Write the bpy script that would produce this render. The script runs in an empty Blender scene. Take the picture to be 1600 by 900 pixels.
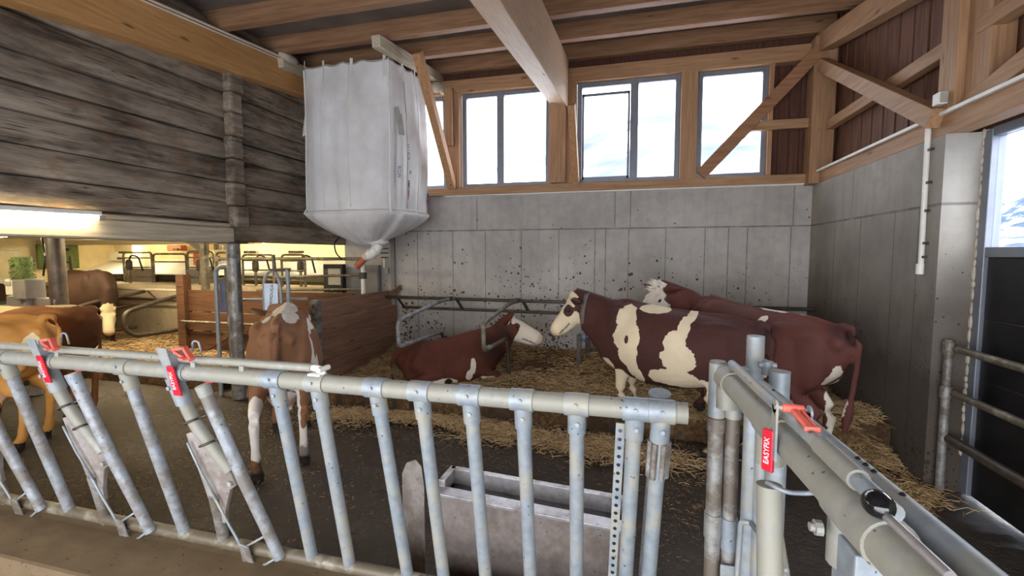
import bpy, bmesh, math, random
from mathutils import Vector, Matrix, noise as mnoise

scene = bpy.context.scene
COL = scene.collection
PI = math.pi
R = math.radians
V = Vector
rnd = random.Random(7)

# ---------------------------------------------------------------- camera
cam_d = bpy.data.cameras.new('camera')
cam = bpy.data.objects.new('camera', cam_d)
COL.objects.link(cam)
cam_d.sensor_width = 36.0
cam_d.lens = 720.0 / 1600.0 * 36.0
cam_d.clip_start = 0.05
cam_d.clip_end = 600
cam.location = (0, 0, 2.0)
cam.rotation_euler = (R(90 - 4.13), 0, R(14.9))
scene.camera = cam

# ---------------------------------------------------------------- view / light
scene.view_settings.view_transform = 'Standard'
scene.view_settings.look = 'None'
scene.view_settings.gamma = 1.0
scene.view_settings.use_curve_mapping = False
scene.view_settings.exposure = 0.78
scene.cycles.use_denoising = True
scene.cycles.max_bounces = 8
scene.cycles.diffuse_bounces = 5
scene.cycles.glossy_bounces = 4
scene.cycles.transmission_bounces = 6
scene.cycles.transparent_max_bounces = 12
scene.cycles.sample_clamp_indirect = 6.0

world = bpy.data.worlds.new('overcast_sky')
scene.world = world
world.use_nodes = True
wb = world.node_tree.nodes['Background']
wb.inputs['Color'].default_value = (0.94, 0.97, 1.0, 1)
wb.inputs['Strength'].default_value = 5.2

def area_light(name, loc, rot, sx, sy, power, col=(1, 1, 1), spread=180):
    d = bpy.data.lights.new(name, 'AREA')
    d.shape = 'RECTANGLE'
    d.size = sx
    d.size_y = sy
    d.energy = power
    d.color = col
    d.spread = R(spread)
    o = bpy.data.objects.new(name, d)
    COL.objects.link(o)
    o.location = loc
    o.rotation_euler = rot
    return o

def portal(name, loc, rot, sx, sy):
    """marks an opening to the sky (gives no light of its own, only steers the sampling)"""
    o = area_light(name, loc, rot, sx, sy, 1.0)
    o.data.cycles.is_portal = True
    return o

portal('window_portal', (-0.6, 7.72, 3.9), (R(-90), 0, 0), 5.2, 1.7)
portal('door_portal', (2.78, 3.9, 2.5), (R(90), 0, R(90)), 1.8, 1.1)
portal('gate_portal', (-1.4, -1.62, 1.45), (R(90), 0, 0), 8.0, 2.9)
# warm light of the old stable: its fluorescent tubes (tube_lamp, further down) and an unseen fill light added under its ceiling
area_light('stable_fill', (-8.6, 5.6, 2.345), (0, 0, 0), 5.0, 0.4, 110, (1.0, 0.83, 0.52))

# ---------------------------------------------------------------- materials
def new_mat(name):
    m = bpy.data.materials.new(name)
    m.use_nodes = True
    nt = m.node_tree
    bs = nt.nodes['Principled BSDF']
    return m, nt, bs

def nd(nt, typ, **kw):
    n = nt.nodes.new(typ)
    for k, v in kw.items():
        if k.startswith('i_'):
            n.inputs[k[2:].replace('_', ' ')].default_value = v
        else:
            setattr(n, k, v)
    return n

def math_n(nt, op, a, b=None, c=None, clamp=False):
    n = nt.nodes.new('ShaderNodeMath')
    n.operation = op
    n.use_clamp = clamp
    for i, x in enumerate((a, b, c)):
        if x is None:
            continue
        if isinstance(x, (int, float)):
            n.inputs[i].default_value = x
        else:
            nt.links.new(x, n.inputs[i])
    return n.outputs[0]

def ramp(nt, fac, stops, interp='LINEAR'):
    n = nt.nodes.new('ShaderNodeValToRGB')
    n.color_ramp.interpolation = interp
    els = n.color_ramp.elements
    while len(els) < len(stops):
        els.new(0.5)
    for e, (p, c) in zip(els, stops):
        e.position = p
        e.color = (c[0], c[1], c[2], 1) if len(c) == 3 else c
    nt.links.new(fac, n.inputs[0])
    return n.outputs[0]

def mix_c(nt, fac, a, b, mode='MIX'):
    n = nt.nodes.new('ShaderNodeMix')
    n.data_type = 'RGBA'
    n.blend_type = mode
    for sock, x in ((n.inputs[0], fac), (n.inputs[6], a), (n.inputs[7], b)):
        if isinstance(x, (int, float)):
            sock.default_value = x
        elif isinstance(x, tuple):
            sock.default_value = (x[0], x[1], x[2], 1)
        else:
            nt.links.new(x, sock)
    return n.outputs[2]

def coords(nt, scale=(1, 1, 1), rot=(0, 0, 0), kind='world'):
    if kind == 'world':
        g = nt.nodes.new('ShaderNodeNewGeometry')
        src = g.outputs['Position']
    else:
        g = nt.nodes.new('ShaderNodeTexCoord')
        src = g.outputs['Object']
    m = nt.nodes.new('ShaderNodeMapping')
    m.inputs['Scale'].default_value = scale
    m.inputs['Rotation'].default_value = rot
    nt.links.new(src, m.inputs['Vector'])
    return m.outputs[0]

def noise(nt, vec, scale, detail=4, rough=0.55, out='Fac'):
    n = nt.nodes.new('ShaderNodeTexNoise')
    n.inputs['Scale'].default_value = scale
    n.inputs['Detail'].default_value = detail
    n.inputs['Roughness'].default_value = rough
    nt.links.new(vec, n.inputs['Vector'])
    return n.outputs[out]

def voronoi(nt, vec, scale, out='Distance', feature='F1', rand=1.0):
    n = nt.nodes.new('ShaderNodeTexVoronoi')
    n.feature = feature
    n.inputs['Scale'].default_value = scale
    n.inputs['Randomness'].default_value = rand
    nt.links.new(vec, n.inputs['Vector'])
    return n.outputs[out]

def bump(nt, bs, h, strength=0.3, dist=0.02):
    b = nt.nodes.new('ShaderNodeBump')
    b.inputs['Strength'].default_value = strength
    b.inputs['Distance'].default_value = dist
    nt.links.new(h, b.inputs['Height'])
    nt.links.new(b.outputs[0], bs.inputs['Normal'])

def wcol(nt):
    return nt.nodes.new('ShaderNodeNewGeometry').outputs['Position']

def sep(nt, v):
    n = nt.nodes.new('ShaderNodeSeparateXYZ')
    nt.links.new(v, n.inputs[0])
    return n.outputs

def srgb(r, g, b):
    def f(c):
        c /= 255.0
        return c / 12.92 if c <= 0.04045 else ((c + 0.055) / 1.055) ** 2.4
    return (f(r), f(g), f(b))

def plain(name, col, rough=0.6, metal=0.0, var=0.12, scale=9, spec=0.4, bmp=0.0):
    m, nt, bs = new_mat(name)
    v = coords(nt)
    n = noise(nt, v, scale, 5)
    lo = tuple(c * (1 - var * 2) for c in col)
    hi = tuple(min(1, c * (1 + var)) for c in col)
    nt.links.new(ramp(nt, n, [(0.3, lo), (0.7, hi)]), bs.inputs['Base Color'])
    bs.inputs['Roughness'].default_value = rough
    bs.inputs['Metallic'].default_value = metal
    bs.inputs['Specular IOR Level'].default_value = spec
    if bmp:
        bump(nt, bs, noise(nt, v, scale * 6, 4), bmp, 0.01)
    return m

def timber(name, light, dark, axis='x', rot=(0, 0, 0), rough=0.6, knots=True):
    m, nt, bs = new_mat(name)
    s = {'x': (0.9, 14, 14), 'y': (14, 0.9, 14), 'z': (14, 14, 0.9)}[axis]
    k = {'x': (2.2, 9, 9), 'y': (9, 2.2, 9), 'z': (9, 9, 2.2)}[axis]
    v = coords(nt, s, rot)
    g = noise(nt, v, 2.2, 6, 0.6)
    big = noise(nt, coords(nt), 1.3, 3)
    mid = tuple((a + b) / 2 for a, b in zip(light, dark))
    c = ramp(nt, g, [(0.25, dark), (0.5, mid), (0.78, light)])
    c = mix_c(nt, math_n(nt, 'MULTIPLY', big, 0.35), c, tuple(x * 0.6 for x in dark))
    if knots:
        kd = voronoi(nt, coords(nt, k, rot), 0.55)
        kf = ramp(nt, kd, [(0.045, (1, 1, 1)), (0.10, (0, 0, 0))])
        c = mix_c(nt, math_n(nt, 'MULTIPLY', kf, 0.8), c, tuple(x * 0.30 for x in dark))
    nt.links.new(c, bs.inputs['Base Color'])
    bs.inputs['Roughness'].default_value = rough
    bs.inputs['Specular IOR Level'].default_value = 0.25
    bump(nt, bs, g, 0.12, 0.01)
    return m

M = {}
WL, WD = srgb(192, 154, 118), srgb(146, 106, 76)
GL, GD = srgb(216, 170, 112), srgb(178, 126, 76)
M['timber_x'] = timber('spruce_along_x', WL, WD, 'x')
M['timber_y'] = timber('spruce_along_y', WL, WD, 'y')
M['timber_z'] = timber('spruce_along_z', WL, WD, 'z')
PL_, PD_ = srgb(172, 134, 102), srgb(122, 86, 62)
M['purlin'] = timber('purlin_spruce', PL_, PD_, 'x')
M['glulam'] = timber('glulam_honey', GL, GD, 'y', rough=0.5)
M['ridge_glulam'] = timber('glulam_pale', srgb(216, 186, 156), srgb(186, 150, 120), 'y', rough=0.55)
M['brace_d'] = timber('spruce_diagonal', srgb(200, 156, 112), srgb(150, 104, 70), 'z', rot=(R(30), 0, 0))
M['brace_b'] = timber('spruce_diagonal_back', srgb(176, 132, 98), srgb(128, 90, 64), 'x', rot=(0, R(45), 0))
M['dark_board'] = timber('dark_cladding', srgb(112, 74, 58), srgb(66, 40, 34), 'z', knots=False, rough=0.75)
M['clad_board'] = timber('cladding', srgb(140, 100, 78), srgb(82, 52, 42), 'z', knots=False, rough=0.7)
M['pen_board'] = timber('pen_board', srgb(162, 124, 102), srgb(110, 82, 66), 'y', rough=0.6)
M['pen_board_x'] = timber('pen_board_dark', srgb(104, 70, 46), srgb(62, 40, 26), 'x', rough=0.7)
M['white_wood'] = timber('limewashed_wood', srgb(218, 206, 184), srgb(160, 146, 124), 'y', knots=False, rough=0.8)
M['white_wood_x'] = timber('limewashed_wood_x', srgb(220, 208, 178), srgb(186, 172, 140), 'x', knots=False, rough=0.8)

def log_mat():
    m, nt, bs = new_mat('weathered_log')
    v = coords(nt, (10, 0.7, 10))
    g = noise(nt, v, 2.0, 8, 0.68)
    b = noise(nt, coords(nt, (1, 0.7, 1.6)), 1.8, 4, 0.6)
    c = ramp(nt, g, [(0.25, srgb(100, 88, 77)), (0.5, srgb(146, 132, 117)), (0.75, srgb(188, 174, 157))])
    c = mix_c(nt, ramp(nt, b, [(0.36, (0.6, 0.6, 0.6)), (0.6, (0, 0, 0))]), c, srgb(62, 50, 40))
    c = mix_c(nt, ramp(nt, noise(nt, coords(nt, (1, 1.4, 2)), 3.3, 3), [(0.56, (0, 0, 0)), (0.70, (0.5, 0.5, 0.5))]), c, srgb(140, 106, 74))
    bl = noise(nt, coords(nt, (1, 0.45, 2.2)), 2.6, 5, 0.65)
    c = mix_c(nt, ramp(nt, bl, [(0.50, (0, 0, 0)), (0.66, (0.6, 0.6, 0.6))]), c, srgb(168, 156, 140))
    c = mix_c(nt, ramp(nt, bl, [(0.30, (0.7, 0.7, 0.7)), (0.44, (0, 0, 0))]), c, srgb(52, 42, 36))
    cr = noise(nt, coords(nt, (18, 0.35, 18)), 2.0, 3, 0.5)
    cf = ramp(nt, cr, [(0.478, (0, 0, 0)), (0.494, (0.9, 0.9, 0.9)), (0.506, (0.9, 0.9, 0.9)), (0.522, (0, 0, 0))])
    cf = math_n(nt, 'MULTIPLY', cf, ramp(nt, noise(nt, coords(nt, (1, 0.6, 1)), 2.4, 2), [(0.5, (0, 0, 0)), (0.6, (1, 1, 1))]))
    c = mix_c(nt, cf, c, srgb(26, 20, 16))
    nt.links.new(c, bs.inputs['Base Color'])
    bs.inputs['Roughness'].default_value = 0.85
    bs.inputs['Specular IOR Level'].default_value = 0.2
    bump(nt, bs, g, 0.5, 0.02)
    return m
M['log'] = log_mat()

def concrete_mat(name, base, seams_lo, seams_hi, axis, zseam=2.42, dirt_z=0.9, spat=1.0):
    """board-marked concrete: casting seams as dark lines, pores, splashes of dung"""
    m, nt, bs = new_mat(name)
    p = wcol(nt)
    s = sep(nt, p)
    a, z = s[axis], s[2]
    n1 = noise(nt, coords(nt), 1.1, 5, 0.6)
    n2 = noise(nt, coords(nt), 7, 6, 0.65)
    c = ramp(nt, n1, [(0.3, tuple(x * 0.74 for x in base)), (0.7, tuple(min(1, x * 1.10) for x in base))])
    c = mix_c(nt, ramp(nt, n2, [(0.42, (0, 0, 0)), (0.75, (0.42, 0.42, 0.42))]), c, tuple(x * 0.58 for x in base))
    st = noise(nt, coords(nt, (5, 5, 0.35)), 2.0, 4)
    c = mix_c(nt, ramp(nt, st, [(0.52, (0, 0, 0)), (0.75, (0.35, 0.35, 0.35))]), c, tuple(x * 0.55 for x in base))
    above = math_n(nt, 'GREATER_THAN', z, zseam)
    below = math_n(nt, 'SUBTRACT', 1.0, above)
    line = math_n(nt, 'COMPARE', z, zseam, 0.012)
    for xs, mask in ((seams_lo, below), (seams_hi, above)):
        acc = None
        for x in xs:
            l = math_n(nt, 'COMPARE', a, x, 0.008)
            acc = l if acc is None else math_n(nt, 'ADD', acc, l)
        if acc is not None:
            line = math_n(nt, 'MAXIMUM', line, math_n(nt, 'MULTIPLY', acc, mask))
    lf = math_n(nt, 'MULTIPLY', line, ramp(nt, noise(nt, coords(nt), 5, 3), [(0.25, (0.30, 0.30, 0.30)), (0.6, (0.85, 0.85, 0.85))]))
    c = mix_c(nt, lf, c, tuple(x * 0.30 for x in base))
    # pores and splashes
    for sc_, th, zz, ex in ((13, 0.42, 2.4, 0.85), (24, 0.50, 1.7, 0.9), (6.5, 0.30, 3.0, 0.85)):
        vd = voronoi(nt, coords(nt), sc_)
        lim = math_n(nt, 'MULTIPLY', math_n(nt, 'MULTIPLY_ADD', z, -1.0 / zz, 1.12, clamp=True), th * spat)
        lim = math_n(nt, 'MULTIPLY', lim, ramp(nt, noise(nt, coords(nt), 2.3, 2), [(0.35, (0.2, 0.2, 0.2)), (0.65, (1, 1, 1))]))
        f = math_n(nt, 'LESS_THAN', vd, lim)
        c = mix_c(nt, math_n(nt, 'MULTIPLY', f, ex), c, srgb(48, 36, 30))
    # dung band at the bottom of the wall
    zz = math_n(nt, 'MULTIPLY_ADD', n2, 0.5, -0.25)
    zn = math_n(nt, 'ADD', z, zz)
    zn = math_n(nt, 'ADD', zn, math_n(nt, 'MULTIPLY_ADD', n1, 0.9, -0.45))
    df = ramp(nt, math_n(nt, 'DIVIDE', zn, dirt_z * 1.6), [(0.25, (0.88, 0.88, 0.88)), (0.72, (0, 0, 0))])
    c = mix_c(nt, df, c, srgb(58, 45, 36))
    nt.links.new(c, bs.inputs['Base Color'])
    bs.inputs['Roughness'].default_value = 0.78
    bs.inputs['Specular IOR Level'].default_value = 0.3
    h = math_n(nt, 'SUBTRACT', n2, math_n(nt, 'MULTIPLY', line, 1.0))
    bump(nt, bs, h, 0.25, 0.01)
    return m

CB = srgb(178, 172, 166)
M['concrete_back'] = concrete_mat('concrete_back', CB,
    [-4.30, -3.78, -3.10, -2.50, -1.86, -1.22, -0.63, -0.46, -0.10, 0.46, 1.03, 1.36, 1.62, 2.20],
    [-2.65, -0.32, -0.08, 2.22], 0, dirt_z=0.42, spat=1.0)
M['concrete_side'] = concrete_mat('concrete_side', srgb(172, 165, 156), [4.95, 5.35, 6.05, 6.75], [6.3], 1, dirt_z=2.3, spat=0.6)
M['concrete_plain'] = concrete_mat('concrete_plain', srgb(172, 158, 134), [], [], 0, zseam=9, dirt_z=0.2, spat=0.4)
M['concrete_curb'] = concrete_mat('concrete_curb', srgb(112, 93, 69), [], [], 0, zseam=9, dirt_z=0.22, spat=0.3)

def steel_mat(name, base, dirt, amount=0.35, rough=0.5, metal=0.28):
    m, nt, bs = new_mat(name)
    v = coords(nt)
    n = noise(nt, v, 28, 4, 0.6)
    vv = voronoi(nt, v, 46, out='Color')
    c = ramp(nt, n, [(0.3, tuple(x * 0.80 for x in base)), (0.7, tuple(min(1, x * 1.12) for x in base))])
    c = mix_c(nt, 0.03, c, vv, 'SOFT_LIGHT')
    d = noise(nt, v, 6.5, 7, 0.7)
    lo = 0.62 - amount * 0.35
    df = ramp(nt, d, [(lo, (0, 0, 0)), (lo + 0.14, (0.85, 0.85, 0.85))])
    c = mix_c(nt, df, c, dirt)
    sp = voronoi(nt, v, 30)
    sf = math_n(nt, 'LESS_THAN', sp, 0.13)
    sf = math_n(nt, 'MULTIPLY', sf, math_n(nt, 'GREATER_THAN', noise(nt, v, 9, 2), 0.55))
    c = mix_c(nt, math_n(nt, 'MULTIPLY', sf, 0.8), c, srgb(52, 42, 34))
    nt.links.new(c, bs.inputs['Base Color'])
    bs.inputs['Roughness'].default_value = rough
    mt = math_n(nt, 'MULTIPLY', math_n(nt, 'SUBTRACT', 1.0, df), metal)
    nt.links.new(mt, bs.inputs['Metallic'])
    bump(nt, bs, d, 0.08, 0.004)
    return m
GALV = srgb(136, 143, 150)
DUST = srgb(132, 128, 116)
M['galv'] = steel_mat('galvanised_steel', GALV, srgb(146, 140, 126), 0.42)
M['galv_dusty'] = steel_mat('dusty_galvanised_steel', srgb(142, 140, 133), DUST, 0.70, 0.55, 0.2)
M['galv_mid'] = steel_mat('streaky_galvanised_steel', srgb(148, 152, 158), srgb(104, 94, 84), 0.5, 0.5, 0.25)
M['galv_dirty'] = steel_mat('dirty_galvanised_steel', srgb(150, 148, 146), srgb(86, 72, 58), 0.62, 0.5, 0.45)
M['galv_old'] = steel_mat('old_galvanised_steel', srgb(148, 140, 124), srgb(74, 62, 46), 0.75, 0.5, 0.4)
M['dark_steel'] = steel_mat('darkened_steel', srgb(92, 82, 74), srgb(50, 42, 36), 0.7, 0.45, 0.4)
M['stainless'] = steel_mat('stainless_sheet', srgb(160, 156, 158), srgb(104, 92, 84), 0.38, 0.36, 0.6)
M['grey_sheet'] = steel_mat('grey_sheet', srgb(150, 142, 138), srgb(112, 100, 92), 0.55, 0.55, 0.15)
M['trough_sheet'] = steel_mat('trough_sheet', srgb(124, 114, 110), srgb(96, 84, 76), 0.45, 0.5, 0.2)
M['frame_grey'] = plain('window_grey', srgb(128, 132, 142), 0.4, 0.3, 0.05)
M['red'] = plain('red_plastic', srgb(190, 26, 46), 0.38, 0, 0.06, 20)
M['coral'] = plain('faded_red_plastic', srgb(214, 98, 84), 0.45, 0, 0.06, 20)
M['white_plastic'] = plain('white_plastic', srgb(226, 222, 214), 0.45, 0, 0.05)
M['text_white'] = plain('white_lettering', srgb(240, 214, 214), 0.5, 0, 0.02)
M['black_plastic'] = plain('black_plastic', (0.006, 0.006, 0.007), 0.12, 0, 0.02, spec=0.6)
M['black_panel'] = plain('black_door_panel', srgb(27, 26, 28), 0.4, 0, 0.25, 4)
M['ink'] = plain('black_ink', srgb(40, 44, 58), 0.6, 0, 0.05)
M['sign'] = plain('pale_blue_sign', srgb(206, 220, 240), 0.5, 0, 0.06)
M['cream_wall'] = plain('cream_limewash', srgb(236, 222, 180), 0.85, 0, 0.07, 3, 0.2)
M['grey_paint'] = plain('grey_cabinet', srgb(120, 116, 114), 0.6, 0, 0.06)
M['pale_grey'] = plain('pale_grey_panel', srgb(158, 152, 142), 0.6, 0, 0.06)
M['white_box'] = plain('white_box', srgb(226, 222, 204), 0.6, 0, 0.06)
M['orange_tube'] = plain('rust_orange_tube', srgb(168, 92, 56), 0.45, 0, 0.12)
M['dusty_web'] = plain('dusty_cloth', srgb(196, 184, 168), 0.9, 0, 0.15, 8, 0.1)
M['green_bristle'] = plain('green_bristle', srgb(96, 112, 62), 0.8, 0, 0.3, 40)
M['dark_green'] = plain('dark_green_tub', srgb(14, 34, 24), 0.5, 0, 0.2)
M['deck'] = plain('roof_deck', srgb(126, 116, 108), 0.8, 0, 0.14, 2, 0.2)
M['forelock'] = plain('white_forelock', srgb(228, 218, 206), 0.8, 0, 0.08, 30, 0.15)
M['dark_red'] = plain('dark_red_print', srgb(140, 34, 50), 0.5, 0, 0.05)
M['yellow'] = plain('yellow_tag', srgb(226, 190, 88), 0.5)
M['strap_dark'] = plain('collar_strap', srgb(96, 88, 86), 0.7, 0, 0.15, 30)
M['blue_tag'] = plain('blue_grey_tag', srgb(92, 98, 120), 0.5)
M['snow_roof'] = plain('snow', srgb(246, 248, 252), 0.9, 0, 0.02, spec=0.1)

def emit_mat(name, col, strength):
    m, nt, bs = new_mat(name)
    bs.inputs['Base Color'].default_value = (*col, 1)
    bs.inputs['Emission Color'].default_value = (*col, 1)
    bs.inputs['Emission Strength'].default_value = strength
    return m
M['tube_glow_soft'] = emit_mat('fluorescent_tube_soft', (1.0, 0.84, 0.52), 30.0)
M['tube_glow'] = emit_mat('fluorescent_tube', (1.0, 0.84, 0.52), 48.0)

def glass_mat():
    m = bpy.data.materials.new('window_glass')
    m.use_nodes = True
    nt = m.node_tree
    nt.nodes.clear()
    out = nt.nodes.new('ShaderNodeOutputMaterial')
    mx = nt.nodes.new('ShaderNodeMixShader')
    tr = nt.nodes.new('ShaderNodeBsdfTransparent')
    gl = nt.nodes.new('ShaderNodeBsdfGlossy')
    gl.inputs['Roughness'].default_value = 0.03
    tr.inputs[0].default_value = (0.95, 0.97, 1.0, 1)
    fr = nt.nodes.new('ShaderNodeLayerWeight')
    f5 = math_n(nt, 'POWER', fr.outputs['Facing'], 4.0)
    nt.links.new(math_n(nt, 'MULTIPLY_ADD', f5, 0.5, 0.02), mx.inputs[0])
    nt.links.new(tr.outputs[0], mx.inputs[1])
    nt.links.new(gl.outputs[0], mx.inputs[2])
    nt.links.new(mx.outputs[0], out.inputs[0])
    return m
M['glass'] = glass_mat()

def floor_mat():
    m, nt, bs = new_mat('wet_dung_floor')
    v = coords(nt)
    n1 = noise(nt, v, 0.9, 5, 0.6)
    n2 = noise(nt, v, 13, 7, 0.68)
    n3 = noise(nt, coords(nt, (1, 1.6, 1)), 34, 5, 0.7)
    c = ramp(nt, n2, [(0.3, srgb(32, 24, 18)), (0.55, srgb(58, 44, 33)), (0.8, srgb(92, 74, 56))])
    c = mix_c(nt, ramp(nt, n1, [(0.35, (0.6, 0.6, 0.6)), (0.6, (0, 0, 0))]), c, srgb(44, 35, 29))
    f = math_n(nt, 'LESS_THAN', voronoi(nt, coords(nt, (1, 1.9, 1)), 22), 0.15)
    f = math_n(nt, 'MULTIPLY', f, math_n(nt, 'GREATER_THAN', noise(nt, v, 3.2, 2), 0.5))
    c = mix_c(nt, math_n(nt, 'MULTIPLY', f, 0.6), c, srgb(150, 138, 116))
    nt.links.new(c, bs.inputs['Base Color'])
    wet = math_n(nt, 'MULTIPLY_ADD', sep(nt, wcol(nt))[0], 0.25, 0.75, clamp=True)      # wetter towards the old stable
    ro = ramp(nt, n1, [(0.3, (0.10, 0.10, 0.10)), (0.7, (0.32, 0.32, 0.32))])
    nt.links.new(math_n(nt, 'MULTIPLY_ADD', wet, 0.22, ro), bs.inputs['Roughness'])
    bs.inputs['Specular IOR Level'].default_value = 0.9
    h = math_n(nt, 'ADD', math_n(nt, 'MULTIPLY', n2, 0.8), math_n(nt, 'MULTIPLY', n3, 0.45))
    bump(nt, bs, h, 0.9, 0.05)
    return m
M['floor'] = floor_mat()

def bed_mat():
    m, nt, bs = new_mat('trodden_straw')
    v = coords(nt)
    n1 = noise(nt, v, 1.6, 5, 0.6)
    n2 = noise(nt, coords(nt, (1, 1, 1)), 24, 6, 0.75)
    c = ramp(nt, n2, [(0.3, srgb(60, 42, 28)), (0.52, srgb(120, 92, 62)), (0.75, srgb(172, 140, 98))])
    c = mix_c(nt, ramp(nt, n1, [(0.36, (0.75, 0.75, 0.75)), (0.62, (0, 0, 0))]), c, srgb(66, 48, 34))
    nt.links.new(c, bs.inputs['Base Color'])
    bs.inputs['Roughness'].default_value = 0.85
    bs.inputs['Specular IOR Level'].default_value = 0.2
    bump(nt, bs, n2, 0.9, 0.03)
    return m
M['bed'] = bed_mat()

def straw_mat():
    m, nt, bs = new_mat('straw')
    at = nt.nodes.new('ShaderNodeAttribute')
    at.attribute_name = 'tone'
    c = ramp(nt, at.outputs['Fac'], [(0.0, srgb(86, 62, 38)), (0.5, srgb(156, 124, 82)), (1.0, srgb(212, 186, 142))])
    nt.links.new(c, bs.inputs['Base Color'])
    bs.inputs['Roughness'].default_value = 0.6
    return m
M['straw'] = straw_mat()

def water_mat():
    m, nt, bs = new_mat('trough_water')
    bs.inputs['Base Color'].default_value = (*srgb(52, 44, 42), 1)
    bs.inputs['Roughness'].default_value = 0.08
    bump(nt, bs, noise(nt, coords(nt), 7, 3), 0.15, 0.01)
    return m
M['water'] = water_mat()

def fabric_mat():
    m, nt, bs = new_mat('woven_white_sack')
    v = coords(nt)
    w = nt.nodes.new('ShaderNodeTexWave')
    w.inputs['Scale'].default_value = 60
    w.inputs['Distortion'].default_value = 0.4
    nt.links.new(v, w.inputs['Vector'])
    n = noise(nt, v, 1.5, 4)
    c = ramp(nt, n, [(0.3, srgb(206, 202, 200)), (0.7, srgb(238, 236, 236))])
    nt.links.new(c, bs.inputs['Base Color'])
    bs.inputs['Roughness'].default_value = 0.6
    bs.inputs['Specular IOR Level'].default_value = 0.25
    bs.inputs['Subsurface Weight'].default_value = 0.0
    h = math_n(nt, 'ADD', math_n(nt, 'MULTIPLY', w.outputs['Fac'], 0.05), noise(nt, coords(nt, (9, 9, 0.9)), 1.0, 4))
    bump(nt, bs, h, 0.55, 0.05)
    return m
M['sack'] = fabric_mat()

def hill_mat():
    m, nt, bs = new_mat('snowy_hillside')
    n = noise(nt, coords(nt, (1, 1, 1.6)), 0.13, 4, 0.5)
    n2 = noise(nt, coords(nt), 0.06, 3)
    f = math_n(nt, 'ADD', math_n(nt, 'MULTIPLY', n, 0.7), math_n(nt, 'MULTIPLY', n2, 0.45))
    c = ramp(nt, f, [(0.44, srgb(82, 88, 98)), (0.55, srgb(104, 108, 114)), (0.61, srgb(248, 249, 252))])
    nt.links.new(c, bs.inputs['Base Color'])
    bs.inputs['Roughness'].default_value = 0.95
    bs.inputs['Specular IOR Level'].default_value = 0.05
    return m
M['hill'] = hill_mat()

def rock_mat():
    m, nt, bs = new_mat('rocky_snow_mountain')
    n = noise(nt, coords(nt, (1, 1, 1.3)), 0.22, 8, 0.68)
    c = ramp(nt, n, [(0.42, srgb(36, 52, 72)), (0.50, srgb(58, 78, 102)), (0.60, srgb(236, 242, 250))])
    nt.links.new(c, bs.inputs['Base Color'])
    bs.inputs['Roughness'].default_value = 0.95
    return m
M['rock'] = rock_mat()

# ---------------------------------------------------------------- mesh helpers
ORIGIN = {}

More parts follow.
